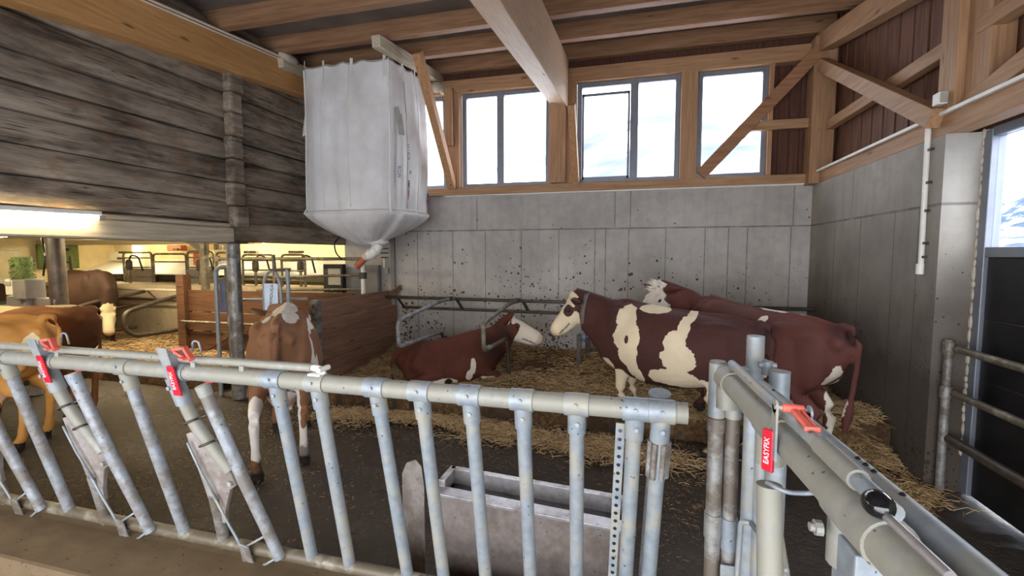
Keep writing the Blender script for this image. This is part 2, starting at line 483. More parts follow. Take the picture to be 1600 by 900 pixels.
class MB:
    """collects shapes given in world coordinates, builds ONE mesh object"""
    def __init__(self):
        self.bm = bmesh.new()

    def box(self, c, s, rot=(0, 0, 0)):
        mt = Matrix.Translation(V(c)) @ Matrix.Rotation(rot[2], 4, 'Z') @ Matrix.Rotation(rot[1], 4, 'Y') @ Matrix.Rotation(rot[0], 4, 'X') @ Matrix.Diagonal((s[0], s[1], s[2], 1))
        bmesh.ops.create_cube(self.bm, size=1, matrix=mt)
        return self

    def span(self, a, b):
        c = [(a[i] + b[i]) / 2 for i in range(3)]
        s = [abs(b[i] - a[i]) for i in range(3)]
        return self.box(c, s)

    def hull8(self, pts):
        """prism from 4 bottom points and 4 top points"""
        vs = [self.bm.verts.new(p) for p in pts]
        for f in ((3, 2, 1, 0), (4, 5, 6, 7), (0, 1, 5, 4), (1, 2, 6, 5), (2, 3, 7, 6), (3, 0, 4, 7)):
            self.bm.faces.new([vs[i] for i in f])
        return self

    def beam(self, a, b, w, h, side=None):
        """bar from a to b, w along the side vector, h across"""
        a, b = V(a), V(b)
        t = (b - a).normalized()
        s = V(side) if side else V((0, 0, 1)).cross(t)
        if s.length < 1e-4:
            s = V((1, 0, 0))
        s = (s - t * s.dot(t)).normalized()
        u = t.cross(s)
        q = []
        for p in (a, b):
            for i, j in ((-1, -1), (1, -1), (1, 1), (-1, 1)):
                q.append(p + s * i * w / 2 + u * j * h / 2)
        return self.hull8(q)

    def tube(self, pts, r, n=12, caps=True, ry=None, side=None):
        pts = [V(p) for p in pts]
        rs = r if isinstance(r, (list, tuple)) else [r] * len(pts)
        rings = []
        prev = V(side) if side else None
        for i, p in enumerate(pts):
            if i == 0:
                t = pts[1] - p
            elif i == len(pts) - 1:
                t = p - pts[i - 1]
            else:
                t = (pts[i + 1] - p).normalized() + (p - pts[i - 1]).normalized()
            t.normalize()
            if prev is None:
                prev = t.orthogonal()
            s = (prev - t * prev.dot(t))
            if s.length < 1e-5:
                s = t.orthogonal()
            s.normalize()
            prev = s
            u = t.cross(s)
            k = 1.0
            if 0 < i < len(pts) - 1:
                c = (pts[i + 1] - p).normalized().dot((p - pts[i - 1]).normalized())
                k = 1.0 / max(0.6, math.sqrt(max(0.0, (1 + c) / 2)))
            rr = rs[i] * (1 + (k - 1) * 0.3)
            r2 = (ry[i] if isinstance(ry, (list, tuple)) else ry) if ry is not None else rr
            rings.append([self.bm.verts.new(p + s * rr * math.cos(2 * PI * j / n) + u * r2 * math.sin(2 * PI * j / n)) for j in range(n)])
        for a, b in zip(rings, rings[1:]):
            for j in range(n):
                self.bm.faces.new((a[j], a[(j + 1) % n], b[(j + 1) % n], b[j]))
        if caps:
            self.bm.faces.new(rings[0][::-1])
            self.bm.faces.new(rings[-1])
        return self

    def ball(self, c, r, rot=None, u=16, v=10):
        r = r if isinstance(r, (list, tuple)) else (r, r, r)
        mt = Matrix.Translation(V(c)) @ (rot.to_4x4() if rot else Matrix.Identity(4)) @ Matrix.Diagonal((r[0], r[1], r[2], 1))
        bmesh.ops.create_uvsphere(self.bm, u_segments=u, v_segments=v, radius=1, matrix=mt)
        return self

    def lathe(self, base, prof, n=20, axis=(0, 0, 1)):
        base = V(base)
        ax = V(axis).normalized()
        s = ax.orthogonal().normalized()
        u = ax.cross(s)
        rings = []
        for r, h in prof:
            rings.append([self.bm.verts.new(base + ax * h + s * r * math.cos(2 * PI * j / n) + u * r * math.sin(2 * PI * j / n)) for j in range(n)])
        for a, b in zip(rings, rings[1:]):
            for j in range(n):
                self.bm.faces.new((a[j], a[(j + 1) % n], b[(j + 1) % n], b[j]))
        self.bm.faces.new(rings[0][::-1])
        self.bm.faces.new(rings[-1])
        return self

    def build(self, name, mat, parent=None, smooth=None, bevel=0.0, root_at=None):
        me = bpy.data.meshes.new(name)
        off = V((0, 0, 0))
        if parent is not None:
            off = ORIGIN[parent.name]
        elif root_at is not None:
            off = V(root_at)
        if off.length:
            bmesh.ops.translate(self.bm, verts=self.bm.verts, vec=-off)
        bmesh.ops.recalc_face_normals(self.bm, faces=self.bm.faces)
        self.bm.to_mesh(me)
        self.bm.free()
        o = bpy.data.objects.new(name, me)
        COL.objects.link(o)
        me.materials.append(mat)
        if smooth:
            for p in me.polygons:
                p.use_smooth = True
            if smooth != 'all':
                me.set_sharp_from_angle(angle=R(smooth))
        if parent is not None:
            o.parent = parent
            ORIGIN[o.name] = off
        else:
            o.location = off
            ORIGIN[o.name] = off
        if bevel:
            md = o.modifiers.new('edge', 'BEVEL')
            md.width = bevel
            md.segments = 2
            md.limit_method = 'ANGLE'
        return o

def tag(o, label, cat, group=None):
    o['label'] = label
    o['category'] = cat
    if group:
        o['group'] = group
    return o

def thing(name, label, cat, loc, group=None):
    o = bpy.data.objects.new(name, None)
    o.empty_display_size = 0.1
    COL.objects.link(o)
    o.location = loc
    ORIGIN[o.name] = V(loc)
    return tag(o, label, cat, group)

def struct(o, label=None):
    o['kind'] = 'structure'
    if label:
        o['label'] = label
    return o

def arc(c, r, a0, a1, e1, e2, n=6):
    c, e1, e2 = V(c), V(e1), V(e2)
    return [c + e1 * r * math.cos(a0 + (a1 - a0) * i / n) + e2 * r * math.sin(a0 + (a1 - a0) * i / n) for i in range(n + 1)]

def rounded(pts, r, n=5):
    """polyline with its corners rounded"""
    pts = [V(p) for p in pts]
    out = [pts[0]]
    for a, b, c in zip(pts, pts[1:], pts[2:]):
        d1, d2 = (a - b), (c - b)
        k = min(r, d1.length * 0.45, d2.length * 0.45)
        p, q = b + d1.normalized() * k, b + d2.normalized() * k
        for i in range(n + 1):
            t = i / n
            out.append(p * (1 - t) ** 2 + b * 2 * t * (1 - t) + q * t ** 2)
    out.append(pts[-1])
    return out

def text_mesh(name, body, mat, loc, xdir, ydir, size, parent=None, depth=0.0015, align='CENTER'):
    cu = bpy.data.curves.new(name, 'FONT')
    cu.body = body
    cu.size = size
    cu.extrude = depth
    cu.align_x = align
    cu.align_y = 'CENTER'
    tmp = bpy.data.objects.new(name + '_tmp', cu)
    COL.objects.link(tmp)
    dg = bpy.context.evaluated_depsgraph_get()
    me = bpy.data.meshes.new_from_object(tmp.evaluated_get(dg))
    bpy.data.objects.remove(tmp)
    bpy.data.curves.remove(cu)
    x, y = V(xdir).normalized(), V(ydir).normalized()
    z = x.cross(y)
    mt = Matrix((x, y, z)).transposed().to_4x4()
    mt.translation = V(loc) - (ORIGIN[parent.name] if parent else V((0, 0, 0)))
    me.transform(mt)
    me.materials.clear()
    me.materials.append(mat)
    o = bpy.data.objects.new(name, me)
    COL.objects.link(o)
    if parent:
        o.parent = parent
        ORIGIN[o.name] = ORIGIN[parent.name]
    return o
# ================================================================ the setting
def zp(y):                       # underside of the purlins, the roof climbs towards the back
    return 5.08 + 0.09 * (y - 7.5)

# ---- floor of the dunging alley, old stable included
def floor_grid():
    bm = bmesh.new()
    nx, ny = 150, 130
    x0, x1, y0, y1 = -15.0, 3.0, -1.7, 10.2
    vs = []
    for j in range(ny + 1):
        row = []
        for i in range(nx + 1):
            x, y = x0 + (x1 - x0) * i / nx, y0 + (y1 - y0) * j / ny
            z = 0.022 * mnoise.fractal(V((x * 1.3, y * 1.6, 3.1)), 1.0, 2.0, 4) - 0.012
            row.append(bm.verts.new((x, y, z)))
        vs.append(row)
    for j in range(ny):
        for i in range(nx):
            bm.faces.new((vs[j][i], vs[j][i + 1], vs[j + 1][i + 1], vs[j + 1][i]))
    m = MB()
    m.bm.free()
    m.bm = bm
    return m
struct(floor_grid().build('floor', M['floor'], smooth='all'))

# ---- lying-bed platform (concrete step with trodden straw)
def bed_h(x, y):
    h = 0.20
    t = (y - 5.20) / 2.4
    h += 0.10 * max(0, min(1, (y - 6.0) / 1.2)) + 0.02 * mnoise.fractal(V((x * 1.7, y * 1.7, 9)), 1, 2, 4)
    h += 0.16 * math.exp(-((y - 7.5) / 0.33) ** 2) * (0.7 + 0.5 * mnoise.noise(V((x * 0.9, 0, 2))))
    h += 0.20 * math.exp(-(((x - 2.30) / 0.34) ** 2 + ((y - 5.5) / 0.42) ** 2))
    return h + 0.02
def bed_grid(x0, x1, y0, y1, nx, ny, hf):
    bm = bmesh.new()
    vs = [[bm.verts.new((x0 + (x1 - x0) * i / nx, y0 + (y1 - y0) * j / ny + (0.03 * mnoise.noise(V((i * 0.35, 1, 1))) if j == 0 else 0), 0)) for i in range(nx + 1)] for j in range(ny + 1)]
    for row in vs:
        for v in row:
            v.co.z = hf(v.co.x, v.co.y)
    for j in range(ny):
        for i in range(nx):
            bm.faces.new((vs[j][i], vs[j][i + 1], vs[j + 1][i + 1], vs[j + 1][i]))
    # front riser
    low = [bm.verts.new((v.co.x, v.co.y + 0.01, -0.04)) for v in vs[0]]
    for i in range(nx):
        bm.faces.new((low[i], low[i + 1], vs[0][i + 1], vs[0][i]))
    m = MB(); m.bm.free(); m.bm = bm
    return m
struct(bed_grid(-4.16, 2.44, 5.18, 7.595, 160, 70, bed_h).build('floor_lying_bed', M['bed'], smooth=50))
o = MB().span((-4.18, 5.19, -0.03), (2.44, 7.595, 0.17)).build('floor_step', M['concrete_curb'])
struct(o)
def bed2_h(x, y):
    return 0.22 + 0.10 * max(0, min(1, (y - 6.0) / 1.2)) + 0.025 * mnoise.fractal(V((x * 1.5, y * 1.5, 4)), 1, 2, 4)
struct(bed_grid(-14.0, -5.9, 5.35, 7.55, 120, 40, bed2_h).build('floor_stable_bed', M['bed'], smooth=50))

# ---- concrete walls
struct(MB().span((-5.28, 7.60, -0.05), (2.80, 7.85, 3.03)).build('wall_back', M['concrete_back']))
m = MB()
m.span((2.45, 4.65, -0.05), (2.75, 7.60, 2.99))
struct(m.build('wall_right', M['concrete_side']))
m = MB()
m.span((2.45, -1.6, -0.05), (2.75, 2.35, 2.99))
struct(m.build('wall_front_right', M['concrete_side']))

# ---- timber wall above the concrete
def bar(name, a, b, w, h, mat, side=None, bevel=0.006):
    o = MB().beam(a, b, w, h, side).build(name, mat, bevel=bevel)
    return struct(o)
bar('trim_1', (-5.1, 7.62, 3.09), (2.62, 7.62, 3.09), 0.20, 0.13, M['timber_x'])          # sill plate
bar('trim_2', (-5.1, 7.60, 4.84), (2.62, 7.60, 4.84), 0.16, 0.22, M['timber_x'])          # header
def post(x0, x1, z0=3.15, z1=4.74, y=7.60, d=0.18, name='wall_post'):
    return struct(MB().span((x0, y - d / 2, z0), (x1, y + d / 2, z1)).build(name, M['timber_z'], bevel=0.006))
post(-3.18, -2.93)
post(-3.16, -3.02, 3.85, 4.80, y=7.46, d=0.10, name='post_cleat')
post(-1.39, -0.95, y=7.62)
post(-1.34, -1.10, 3.15, 4.42, y=7.46, d=0.14)
post(0.63, 0.86)
post(1.83, 1.89, y=7.62, d=0.14)
post(2.33, 2.61, 2.99, 4.98, y=7.50, d=0.26, name='corner_post')
bar('trim_3', (1.50, 7.54, 3.86), (2.36, 7.54, 3.86), 0.10, 0.13, M['timber_x'])
# dark gap filler above header, and the boarded bay beside the last window
struct(MB().span((-5.3, 7.70, 4.90), (2.7, 7.78, 5.40)).build('wall_back_fascia', M['dark_board']))
def boards(name, axis, a0, a1, fixed, z0, z1, mat, w=0.14):
    m = MB()
    a = a0
    k = 0
    while a < a1:
        b = min(a1, a + w - 0.012)
        off = 0.012 * (k % 2)
        z1k = z1(a) if callable(z1) else z1
        if axis == 'x':
            m.span((a, fixed + off, z0), (b, fixed + off + 0.022, z1k))
        else:
            m.span((fixed + off, a, z0), (fixed + off + 0.022, b, z1k))
        a += w
        k += 1
    return struct(m.build(name, mat))
boards('wall_back_boards', 'x', 1.86, 2.6, 7.68, 3.1, 4.95, M['dark_board'])
struct(MB().span((1.86, 7.71, 3.05), (2.7, 7.75, 5.0)).build('wall_back_lining', M['dark_board']))
struct(MB().span((-5.2, 7.74, 3.0), (-4.55, 7.78, 5.0)).build('wall_back_lining', M['dark_board']))

# ---- windows in the back wall
def window(name, x0, x1, mull=None, z0=3.16, z1=4.735, y=7.66, sash=False):
    fw = 0.075
    root = bpy.data.objects.new(name, None)
    COL.objects.link(root)
    root.location = ((x0 + x1) / 2, y, z0)
    ORIGIN[root.name] = V(root.location)
    struct(root)
    m = MB()
    m.span((x0, y - 0.04, z0), (x0 + fw, y + 0.04, z1)); m.span((x1 - fw, y - 0.04, z0), (x1, y + 0.04, z1))
    m.span((x0 + fw, y - 0.038, z1 - fw), (x1 - fw, y + 0.038, z1 - .001)); m.span((x0 + fw, y - 0.038, z0 + .001), (x1 - fw, y + 0.038, z0 + fw * 0.8))
    xs = [x0 + fw, x1 - fw]
    if mull:
        m.span((mull - 0.06, y - 0.045, z0), (mull + 0.06, y + 0.045, z1))
        xs = [x0 + fw, mull - 0.06, mull + 0.06, x1 - fw]
    m.build('window_frame', M['frame_grey'], root, bevel=0.006)
    if sash:
        a, b = xs[0] + 0.005, xs[1] - 0.005
        s = MB(); zt = z1 - fw - 0.11
        s.span((a, y - 0.07, z0 + 0.05), (a + 0.035, y - 0.042, zt)); s.span((b - 0.035, y - 0.07, z0 + 0.05), (b, y - 0.042, zt))
        s.span((a, y - 0.07, zt - 0.04), (b, y - 0.042, zt)); s.span((a, y - 0.07, z0 + 0.05), (b, y - 0.042, z0 + 0.085))
        s.build('sash', M['frame_grey'], root)
    for a, b in zip(xs[::2], xs[1::2]):
        MB().span((a, y - 0.004, z0 + 0.05), (b, y + 0.004, z1 - 0.06)).build('pane', M['glass'], root)
    return root
window('window_1', -4.55, -3.20, -3.9)
window('window_2', -2.91, -1.38, -2.23)
window('window_3', -0.94, 0.63, -0.05, sash=True)
window('window_4', 0.87, 1.83)
# cable duct along the top of the concrete
struct(MB().span((-3.25, 7.555, 3.005), (2.40, 7.60, 3.03)).build('trim_4', M['white_plastic'], bevel=0.004))
struct(MB().span((2.41, 2.6, 3.145), (2.445, 7.55, 3.175)).build('trim_5', M['white_plastic'], bevel=0.004))

# ---- braces and roof timbers
bar('knee_brace', (-3.05, 7.50, 3.14), (-3.05, 6.22, 4.88), 0.12, 0.14, M['brace_d'], side=(1, 0, 0))
bar('knee_brace', (-0.93, 7.47, 3.14), (-0.93, 6.86, 4.18), 0.10, 0.13, M['brace_d'], side=(1, 0, 0))
bar('wall_brace', (0.92, 7.45, 3.18), (2.42, 7.40, 4.82), 0.09, 0.17, M['brace_b'], side=(0, 1, 0))

YB0, YB1 = -1.6, 7.52
struct(MB().hull8([(-1.37, YB0, 4.41 + .083 * (YB0 - 7.4)), (-1.07, YB0, 4.32 + .083 * (YB0 - 7.4)), (-1.07, YB1, 4.33), (-1.37, YB1, 4.42),
                   (-1.37, YB0, zp(YB0)), (-1.07, YB0, zp(YB0)), (-1.07, YB1, zp(YB1)), (-1.37, YB1, zp(YB1))]).build('roof_beam', M['ridge_glulam'], bevel=0.01))
def zl(y): return 4.53 + .108 * (y - 6.47)
struct(MB().hull8([(-5.32, YB0, zl(YB0)), (-5.10, YB0, zl(YB0)), (-5.10, 7.55, zl(7.55)), (-5.32, 7.55, zl(7.55)),
                   (-5.32, YB0, zp(YB0) + .0), (-5.10, YB0, zp(YB0) + .0), (-5.10, 7.55, zp(7.55)), (-5.32, 7.55, zp(7.55))]).build('roof_beam', M['glulam'], bevel=0.01))
def zr(y): return 4.78 + .20 * (y - 7.4)
struct(MB().hull8([(2.38, YB0, zr(YB0)), (2.56, YB0, zr(YB0)), (2.56, 7.5, zr(7.5)), (2.38, 7.5, zr(7.5)),
                   (2.38, YB0, zr(YB0) + .32), (2.56, YB0, zr(YB0) + .32), (2.56, 7.5, zr(7.5) + .25), (2.38, 7.5, zr(7.5) + .25)]).build('roof_beam', M['timber_y'], bevel=0.008))
for y in (7.50, 6.64, 5.80, 4.86, 3.95, 3.05, 2.1, 1.1, 0.1, -0.9):
    z = zp(y) + 0.11
    bar('purlin', (-5.45, y + 0.05, z), (2.62, y + 0.05, z), 0.12, 0.23, M['purlin'])
# roof deck
y0, y1 = -1.7, 8.1
struct(MB().hull8([(-5.6, y0, zp(y0) + .225), (2.9, y0, zp(y0) + .225), (2.9, y1, zp(y1) + .225), (-5.6, y1, zp(y1) + .225),
                   (-5.6, y0, zp(y0) + .33), (2.9, y0, zp(y0) + .33), (2.9, y1, zp(y1) + .33), (-5.6, y1, zp(y1) + .33)]).build('ceiling', M['deck']))
# cable along the glulam
struct(MB().tube([(-5.08, -1.0, zp(-1.0) - .035), (-5.08, 5.95, zp(5.95) - .035)], 0.012, 6).tube([(-5.08, -1.0, zp(-1.0) - .075), (-5.08, 5.9, zp(5.9) - .075)], 0.010, 6).build('trim_6', M['white_plastic']))

# ---- gable framing on the right
bar('trim_7', (2.53, 7.52, 3.085), (2.53, -1.6, 3.085), 0.16, 0.19, M['timber_y'])          # sill beam on the concrete
boards('wall_right_boards', 'y', -1.6, 7.6, 2.66, 3.1, lambda y: zp(y) + 0.22, M['clad_board'], 0.13)
struct(MB().span((2.70, -1.6, 3.0), (2.74, 7.8, 5.45)).build('wall_right_lining', M['dark_board']))
struct(MB().span((2.44, 4.56, 3.18), (2.62, 4.78, 4.45)).build('wall_post', M['timber_z'], bevel=0.006))
struct(MB().span((2.50, 4.30, 3.18), (2.66, 4.56, 4.42)).build('wall_post', M['timber_z'], bevel=0.006))
struct(MB().span((2.44, 2.2, 3.18), (2.62, 2.42, 4.4)).build('wall_post', M['timber_z'], bevel=0.006))
bar('wall_brace', (2.40, 7.28, 4.56), (2.40, 4.70, 3.13), 0.10, 0.16, M['timber_y'], side=(1, 0, 0))
bar('wall_girt', (2.56, 7.36, 3.78), (2.56, 4.76, 3.75), 0.10, 0.13, M['timber_y'], side=(1, 0, 0))
bar('wall_girt', (2.545, 4.44, 3.74), (2.545, -1.5, 3.70), 0.12, 0.12, M['timber_y'], side=(1, 0, 0))
bar('wall_brace', (2.52, 4.60, 3.15), (2.52, 2.45, 3.68), 0.08, 0.14, M['timber_y'], side=(1, 0, 0))

# ---- log wall of the old stable
def log_wall():
    m = MB()
    z = 2.43
    k = 0
    rr = random.Random(3)
    while z < 4.95:
        h = rr.uniform(0.25, 0.33)
        dx = rr.uniform(-0.018, 0.018)
        n = 40
        prof = []
        for t in range(9):
            a = -PI / 2 + PI * t / 8
            prof.append((0.055 * math.cos(a) ** 0.45 if abs(math.cos(a)) > 1e-6 else 0.0, 0.5 * math.sin(a)))
        rows = []
        for i in range(n + 1):
            y = -1.6 + 9.3 * i / n
            ring = []
            for (px, pz) in prof:
                wob = 0.016 * mnoise.noise(V((y * 0.9, z * 3, pz * 2 + k)))
                slope = 0.02 * math.sin(y * 0.5 + k)
                ring.append(m.bm.verts.new((-5.355 + px * 1.25 + dx + wob, y, z + h / 2 + pz * h * 0.985 + slope * 0.5)))
            rows.append(ring)
        for a, b in zip(rows, rows[1:]):
            for j in range(len(prof) - 1):
                m.bm.faces.new((a[j], b[j], b[j + 1], a[j + 1]))
        z += h
        k += 1
    m.span((-5.75, -1.6, 2.40), (-5.37, 7.7, 5.3))
    return m
struct(log_wall().build('wall_left', M['log'], smooth=40))
def log_ends():
    m = MB()
    rr = random.Random(5)
    z = 2.36
    while z < 4.42:
        h = rr.uniform(0.26, 0.32)
        y = 5.16 + rr.uniform(-0.02, 0.02)
        m.box((-5.24 + rr.uniform(-.01, .015), y, z + h / 2), (0.15, rr.uniform(0.19, 0.24), h * 0.97), (0, 0, rr.uniform(-.05, .05)))
        z += h
    return m
struct(log_ends().build('log_corner', M['log'], bevel=0.035))
struct(MB().span((-5.50, -1.6, 2.16), (-5.22, 5.08, 2.36)).span((-5.48, -1.6, 2.36), (-5.26, 5.08, 2.42)).build('trim_8', M['white_wood'], bevel=0.02))
struct(MB().span((-5.50, 5.10, 2.18), (-5.24, 7.6, 2.44)).build('trim_9', M['log'], bevel=0.02))

# ---- shell of the old stable
struct(MB().span((-14.9, -1.6, 2.38), (-5.45, 10.2, 2.46)).build('stable_ceiling', M['cream_wall']))
struct(MB().span((-14.9, 10.0, 0), (-5.0, 10.15, 2.4)).build('wall_stable_back', M['cream_wall']))
m = MB().span((-14.75, -1.6, 0), (-14.6, 10.1, 2.4))
for k in range(9):
    m.span((-14.6, -1.6, 0.9 + k * 0.17), (-14.585, 10.0, 0.9 + k * 0.17 + 0.155))
struct(m.build('wall_stable_end', M['cream_wall']))
struct(MB().span((-15, -1.75, 0), (-5.4, -1.6, 2.4)).build('wall_stable_front', M['cream_wall']))
struct(MB().span((-5.15, 7.8, 0), (-5.0, 10.1, 2.4)).build('wall_stable_side', M['cream_wall']))
struct(MB().span((-14.6, 7.60, 0), (-5.30, 7.74, 1.35)).span((-14.6, 7.74, 1.22), (-5.2, 10.0, 1.30)).build('trim_10', M['concrete_plain']))
bar('trim_11', (-14.6, 8.3, 2.30), (-7.9, 8.3, 2.30), 0.22, 0.12, M['white_wood_x'])

# ---- door bay on the right
def door():
    root = bpy.data.objects.new('door_1', None)
    COL.objects.link(root)
    root.location = (2.74, 3.5, 0); ORIGIN[root.name] = V(root.location)
    struct(root)
    m = MB()
    for y in (4.60, 2.40):
        m.span((2.70, y - 0.05, 0), (2.80, y + 0.05, 2.99))
    m.span((2.705, 2.45, 2.93), (2.795, 4.55, 3.015)); m.span((2.705, 2.45, 1.98), (2.795, 4.55, 2.06))
    m.build('door_frame', M['frame_grey'], root, bevel=0.006)
    MB().span((2.74, 2.45, 2.06), (2.75, 4.55, 2.93)).build('pane', M['glass'], root)
    m = MB()
    for k in range(4):
        m.span((2.73, 2.45, 0.0 + k * 0.495), (2.77, 4.55, 0.0 + k * 0.495 + 0.496))
    m.build('door_panel', M['black_panel'], root, bevel=0.008)
door()
m = MB()
rr = random.Random(8)
zz = 0.3
while zz < 2.95:
    h = rr.uniform(0.05, 0.13)
    m.ball((2.715, 4.645, zz + h / 2), (0.022 + rr.uniform(0, .012), rr.uniform(0.015, 0.035), h * 0.62), u=10, v=6)
    zz += h * 0.95
struct(m.build('trim_12', M['dusty_web'], smooth='all'))

# ---- feed kerb under the fence
struct(MB().hull8([(-7.0, 1.50, -0.05), (0.05, 1.50, -0.05), (0.05, 2.02, -0.05), (-7.0, 2.02, -0.05),
                   (-7.0, 1.56, 0.40), (0.05, 1.56, 0.40), (0.05, 2.0, 0.385), (-7.0, 2.0, 0.385)]).build('feed_kerb', M['concrete_curb'], bevel=0.02))

# ---- outside: snow field, hillside, mountain
def terrain(name, x0, x1, y0, y1, nx, ny, hf, mat):
    bm = bmesh.new()
    vs = [[bm.verts.new((x0 + (x1 - x0) * i / nx, y0 + (y1 - y0) * j / ny, hf(x0 + (x1 - x0) * i / nx, y0 + (y1 - y0) * j / ny))) for i in range(nx + 1)] for j in range(ny + 1)]
    for j in range(ny):
        for i in range(nx):
            bm.faces.new((vs[j][i], vs[j][i + 1], vs[j + 1][i + 1], vs[j + 1][i]))
    m = MB(); m.bm.free(); m.bm = bm
    return struct(m.build(name, mat, smooth='all'))
def hill_h(x, y):
    t = max(0.0, min(1.0, (y - 9) / 70))
    h = 1.5 + 12.0 * t ** 0.8
    h += 9.0 * math.exp(-((x - 6) / 16) ** 2 - ((y - 62) / 18) ** 2)
    h += 6.5 * math.exp(-((x + 36) / 14) ** 2 - ((y - 58) / 16) ** 2)
    h += 2.4 * t * mnoise.fractal(V((x * 0.06, y * 0.06, 2)), 1, 2, 5)
    h += 1.3 * math.exp(-((x + 4.6) / 2.2) ** 2 - ((y - 13.5) / 2.0) ** 2) + 1.0 * math.exp(-((x - 1.6) / 2.0) ** 2 - ((y - 14) / 2.5) ** 2)
    e = max(0.0, min(1.0, (x - (0.36 * y + 1.0)) / (0.08 * y + 0.5)))
    return h * (1 - e) - 1.5 * e
terrain('snowy_hillside', -90, 60, 9, 90, 110, 70, hill_h, M['hill'])
def mt_h(x, y):
    t = math.hypot(x - 2.75, y - 4) / 100
    return -0.5 + 9.0 * max(0, t - 0.15) ** 1.2 + 4.5 * max(0, t - 0.2) * mnoise.fractal(V((x * 0.045, y * 0.045, 7)), 1, 2, 6)
terrain('rocky_mountain', 3.5, 130, -40, 8.9, 110, 50, mt_h, M['rock'])
terrain('mountain_flank', 4.5, 150, 8.9, 130, 130, 110, mt_h, M['rock'])
struct(MB().span((-5.6, -1.85, 2.9), (2.8, -1.7, 5.0)).build('wall_light_block', M['dark_board']))  # unseen wall added over the rear opening to keep light off the purlin sides
struct(MB().span((-40, -60, -0.2), (3.4, -1.8, -0.05)).build('yard_ground', M['snow_roof']))
# ================================================================ cattle
def hide_mat(name, brown, dark=None, white=None, pink=None):
    m, nt, bs = new_mat(name)
    dark = dark or tuple(c * 0.5 for c in brown)
    white = white or srgb(228, 216, 192)
    pink = pink or srgb(206, 160, 140)
    v = coords(nt, kind='obj')
    def at(n):
        a = nt.nodes.new('ShaderNodeAttribute')
        a.attribute_name = n
        return a.outputs['Fac']
    n1 = noise(nt, v, 3.0, 5, 0.6)
    n2 = noise(nt, v, 60, 5, 0.7)
    edge = noise(nt, v, 11, 5, 0.62)
    c = ramp(nt, n1, [(0.3, tuple(b * 0.80 for b in brown)), (0.7, tuple(min(1, b * 1.15) for b in brown))])
    c = mix_c(nt, math_n(nt, 'MULTIPLY', at('dark'), 0.85, clamp=True), c, dark)
    w = ramp(nt, n1, [(0.35, tuple(x * 0.82 for x in white)), (0.65, white)])
    f = math_n(nt, 'ADD', at('white'), math_n(nt, 'MULTIPLY_ADD', edge, 0.7, -0.35))
    f = ramp(nt, math_n(nt, 'MULTIPLY_ADD', f, 1.0, 0.5), [(0.49, (0, 0, 0)), (0.515, (1, 1, 1))])
    c = mix_c(nt, f, c, w)
    # dung stains on legs and belly, plus the painted dark mouth crease
    st = math_n(nt, 'ADD', at('dirt'), math_n(nt, 'MULTIPLY_ADD', edge, 0.9, -0.45))
    c = mix_c(nt, ramp(nt, st, [(0.42, (0, 0, 0)), (0.62, (0.75, 0.75, 0.75))]), c, srgb(62, 46, 36))
    c = mix_c(nt, math_n(nt, 'MULTIPLY', at('pink'), 0.85, clamp=True), c, pink)
    c = mix_c(nt, math_n(nt, 'GREATER_THAN', at('hoof'), 0.5), c, srgb(48, 40, 36))
    fl = math_n(nt, 'LESS_THAN', voronoi(nt, coords(nt, (1, 1, 2.2), kind='obj'), 17), 0.055)
    c = mix_c(nt, math_n(nt, 'MULTIPLY', fl, 0.5), c, srgb(190, 160, 118))
    nt.links.new(c, bs.inputs['Base Color'])
    bs.inputs['Roughness'].default_value = 0.72
    bs.inputs['Specular IOR Level'].default_value = 0.18
    h = math_n(nt, 'ADD', math_n(nt, 'MULTIPLY', noise(nt, coords(nt, (30, 90, 30), kind='obj'), 2.0, 4), 0.6), math_n(nt, 'MULTIPLY', n2, 0.4))
    bump(nt, bs, h, 0.22, 0.006)
    return m

def ring_loft(bm, pts, n=20):
    """pts: (centre, side radius, up radius[, exponent, pear]) -> closed lofted body"""
    P = [V(p[0]) for p in pts]
    side0 = V((0, 1, 0))
    rings = []
    for i, p in enumerate(pts):
        if i == 0:
            t = P[1] - P[0]
        elif i == len(pts) - 1:
            t = P[-1] - P[-2]
        else:
            t = (P[i + 1] - P[i]).normalized() + (P[i] - P[i - 1]).normalized()
        t.normalize()
        sd = V(p[5]) if len(p) > 5 and p[5] is not None else side0
        s = sd - t * sd.dot(t)
        if s.length < 1e-3:
            s = V((1, 0, 0)) - t * t.x
        s.normalize()
        u = s.cross(t) * -1
        if u.z < 0 and abs(t.z) < 0.95:
            u = -u
        ex = p[3] if len(p) > 3 else 2.0
        pear = p[4] if len(p) > 4 else 0.0
        ring = []
        for j in range(n):
            a = 2 * PI * j / n
            ca, sa = math.cos(a), math.sin(a)
            x = math.copysign(abs(ca) ** (2 / ex), ca)
            y = math.copysign(abs(sa) ** (2 / ex), sa)
            wx = x * p[1] * (1 - pear * y)
            ring.append((wx, y * p[2]))
        rings.append((P[i], s, u, t, ring))
    out = []
    def mk(c, s, u, ring, k=1.0):
        return [bm.verts.new(c + s * a * k + u * b * k) for a, b in ring]
    c, s, u, t, ring = rings[0]
    r0 = min(pts[0][1], pts[0][2])
    out.append(mk(c - t * r0 * 0.62, s, u, ring, 0.55))
    for c, s, u, t, ring in rings:
        out.append(mk(c, s, u, ring))
    c, s, u, t, ring = rings[-1]
    r1 = min(pts[-1][1], pts[-1][2])
    out.append(mk(c + t * r1 * 0.62, s, u, ring, 0.55))
    for a, b in zip(out, out[1:]):
        for j in range(n):
            bm.faces.new((a[j], a[(j + 1) % n], b[(j + 1) % n], b[j]))
    bm.faces.new(out[0][::-1])
    bm.faces.new(out[-1])

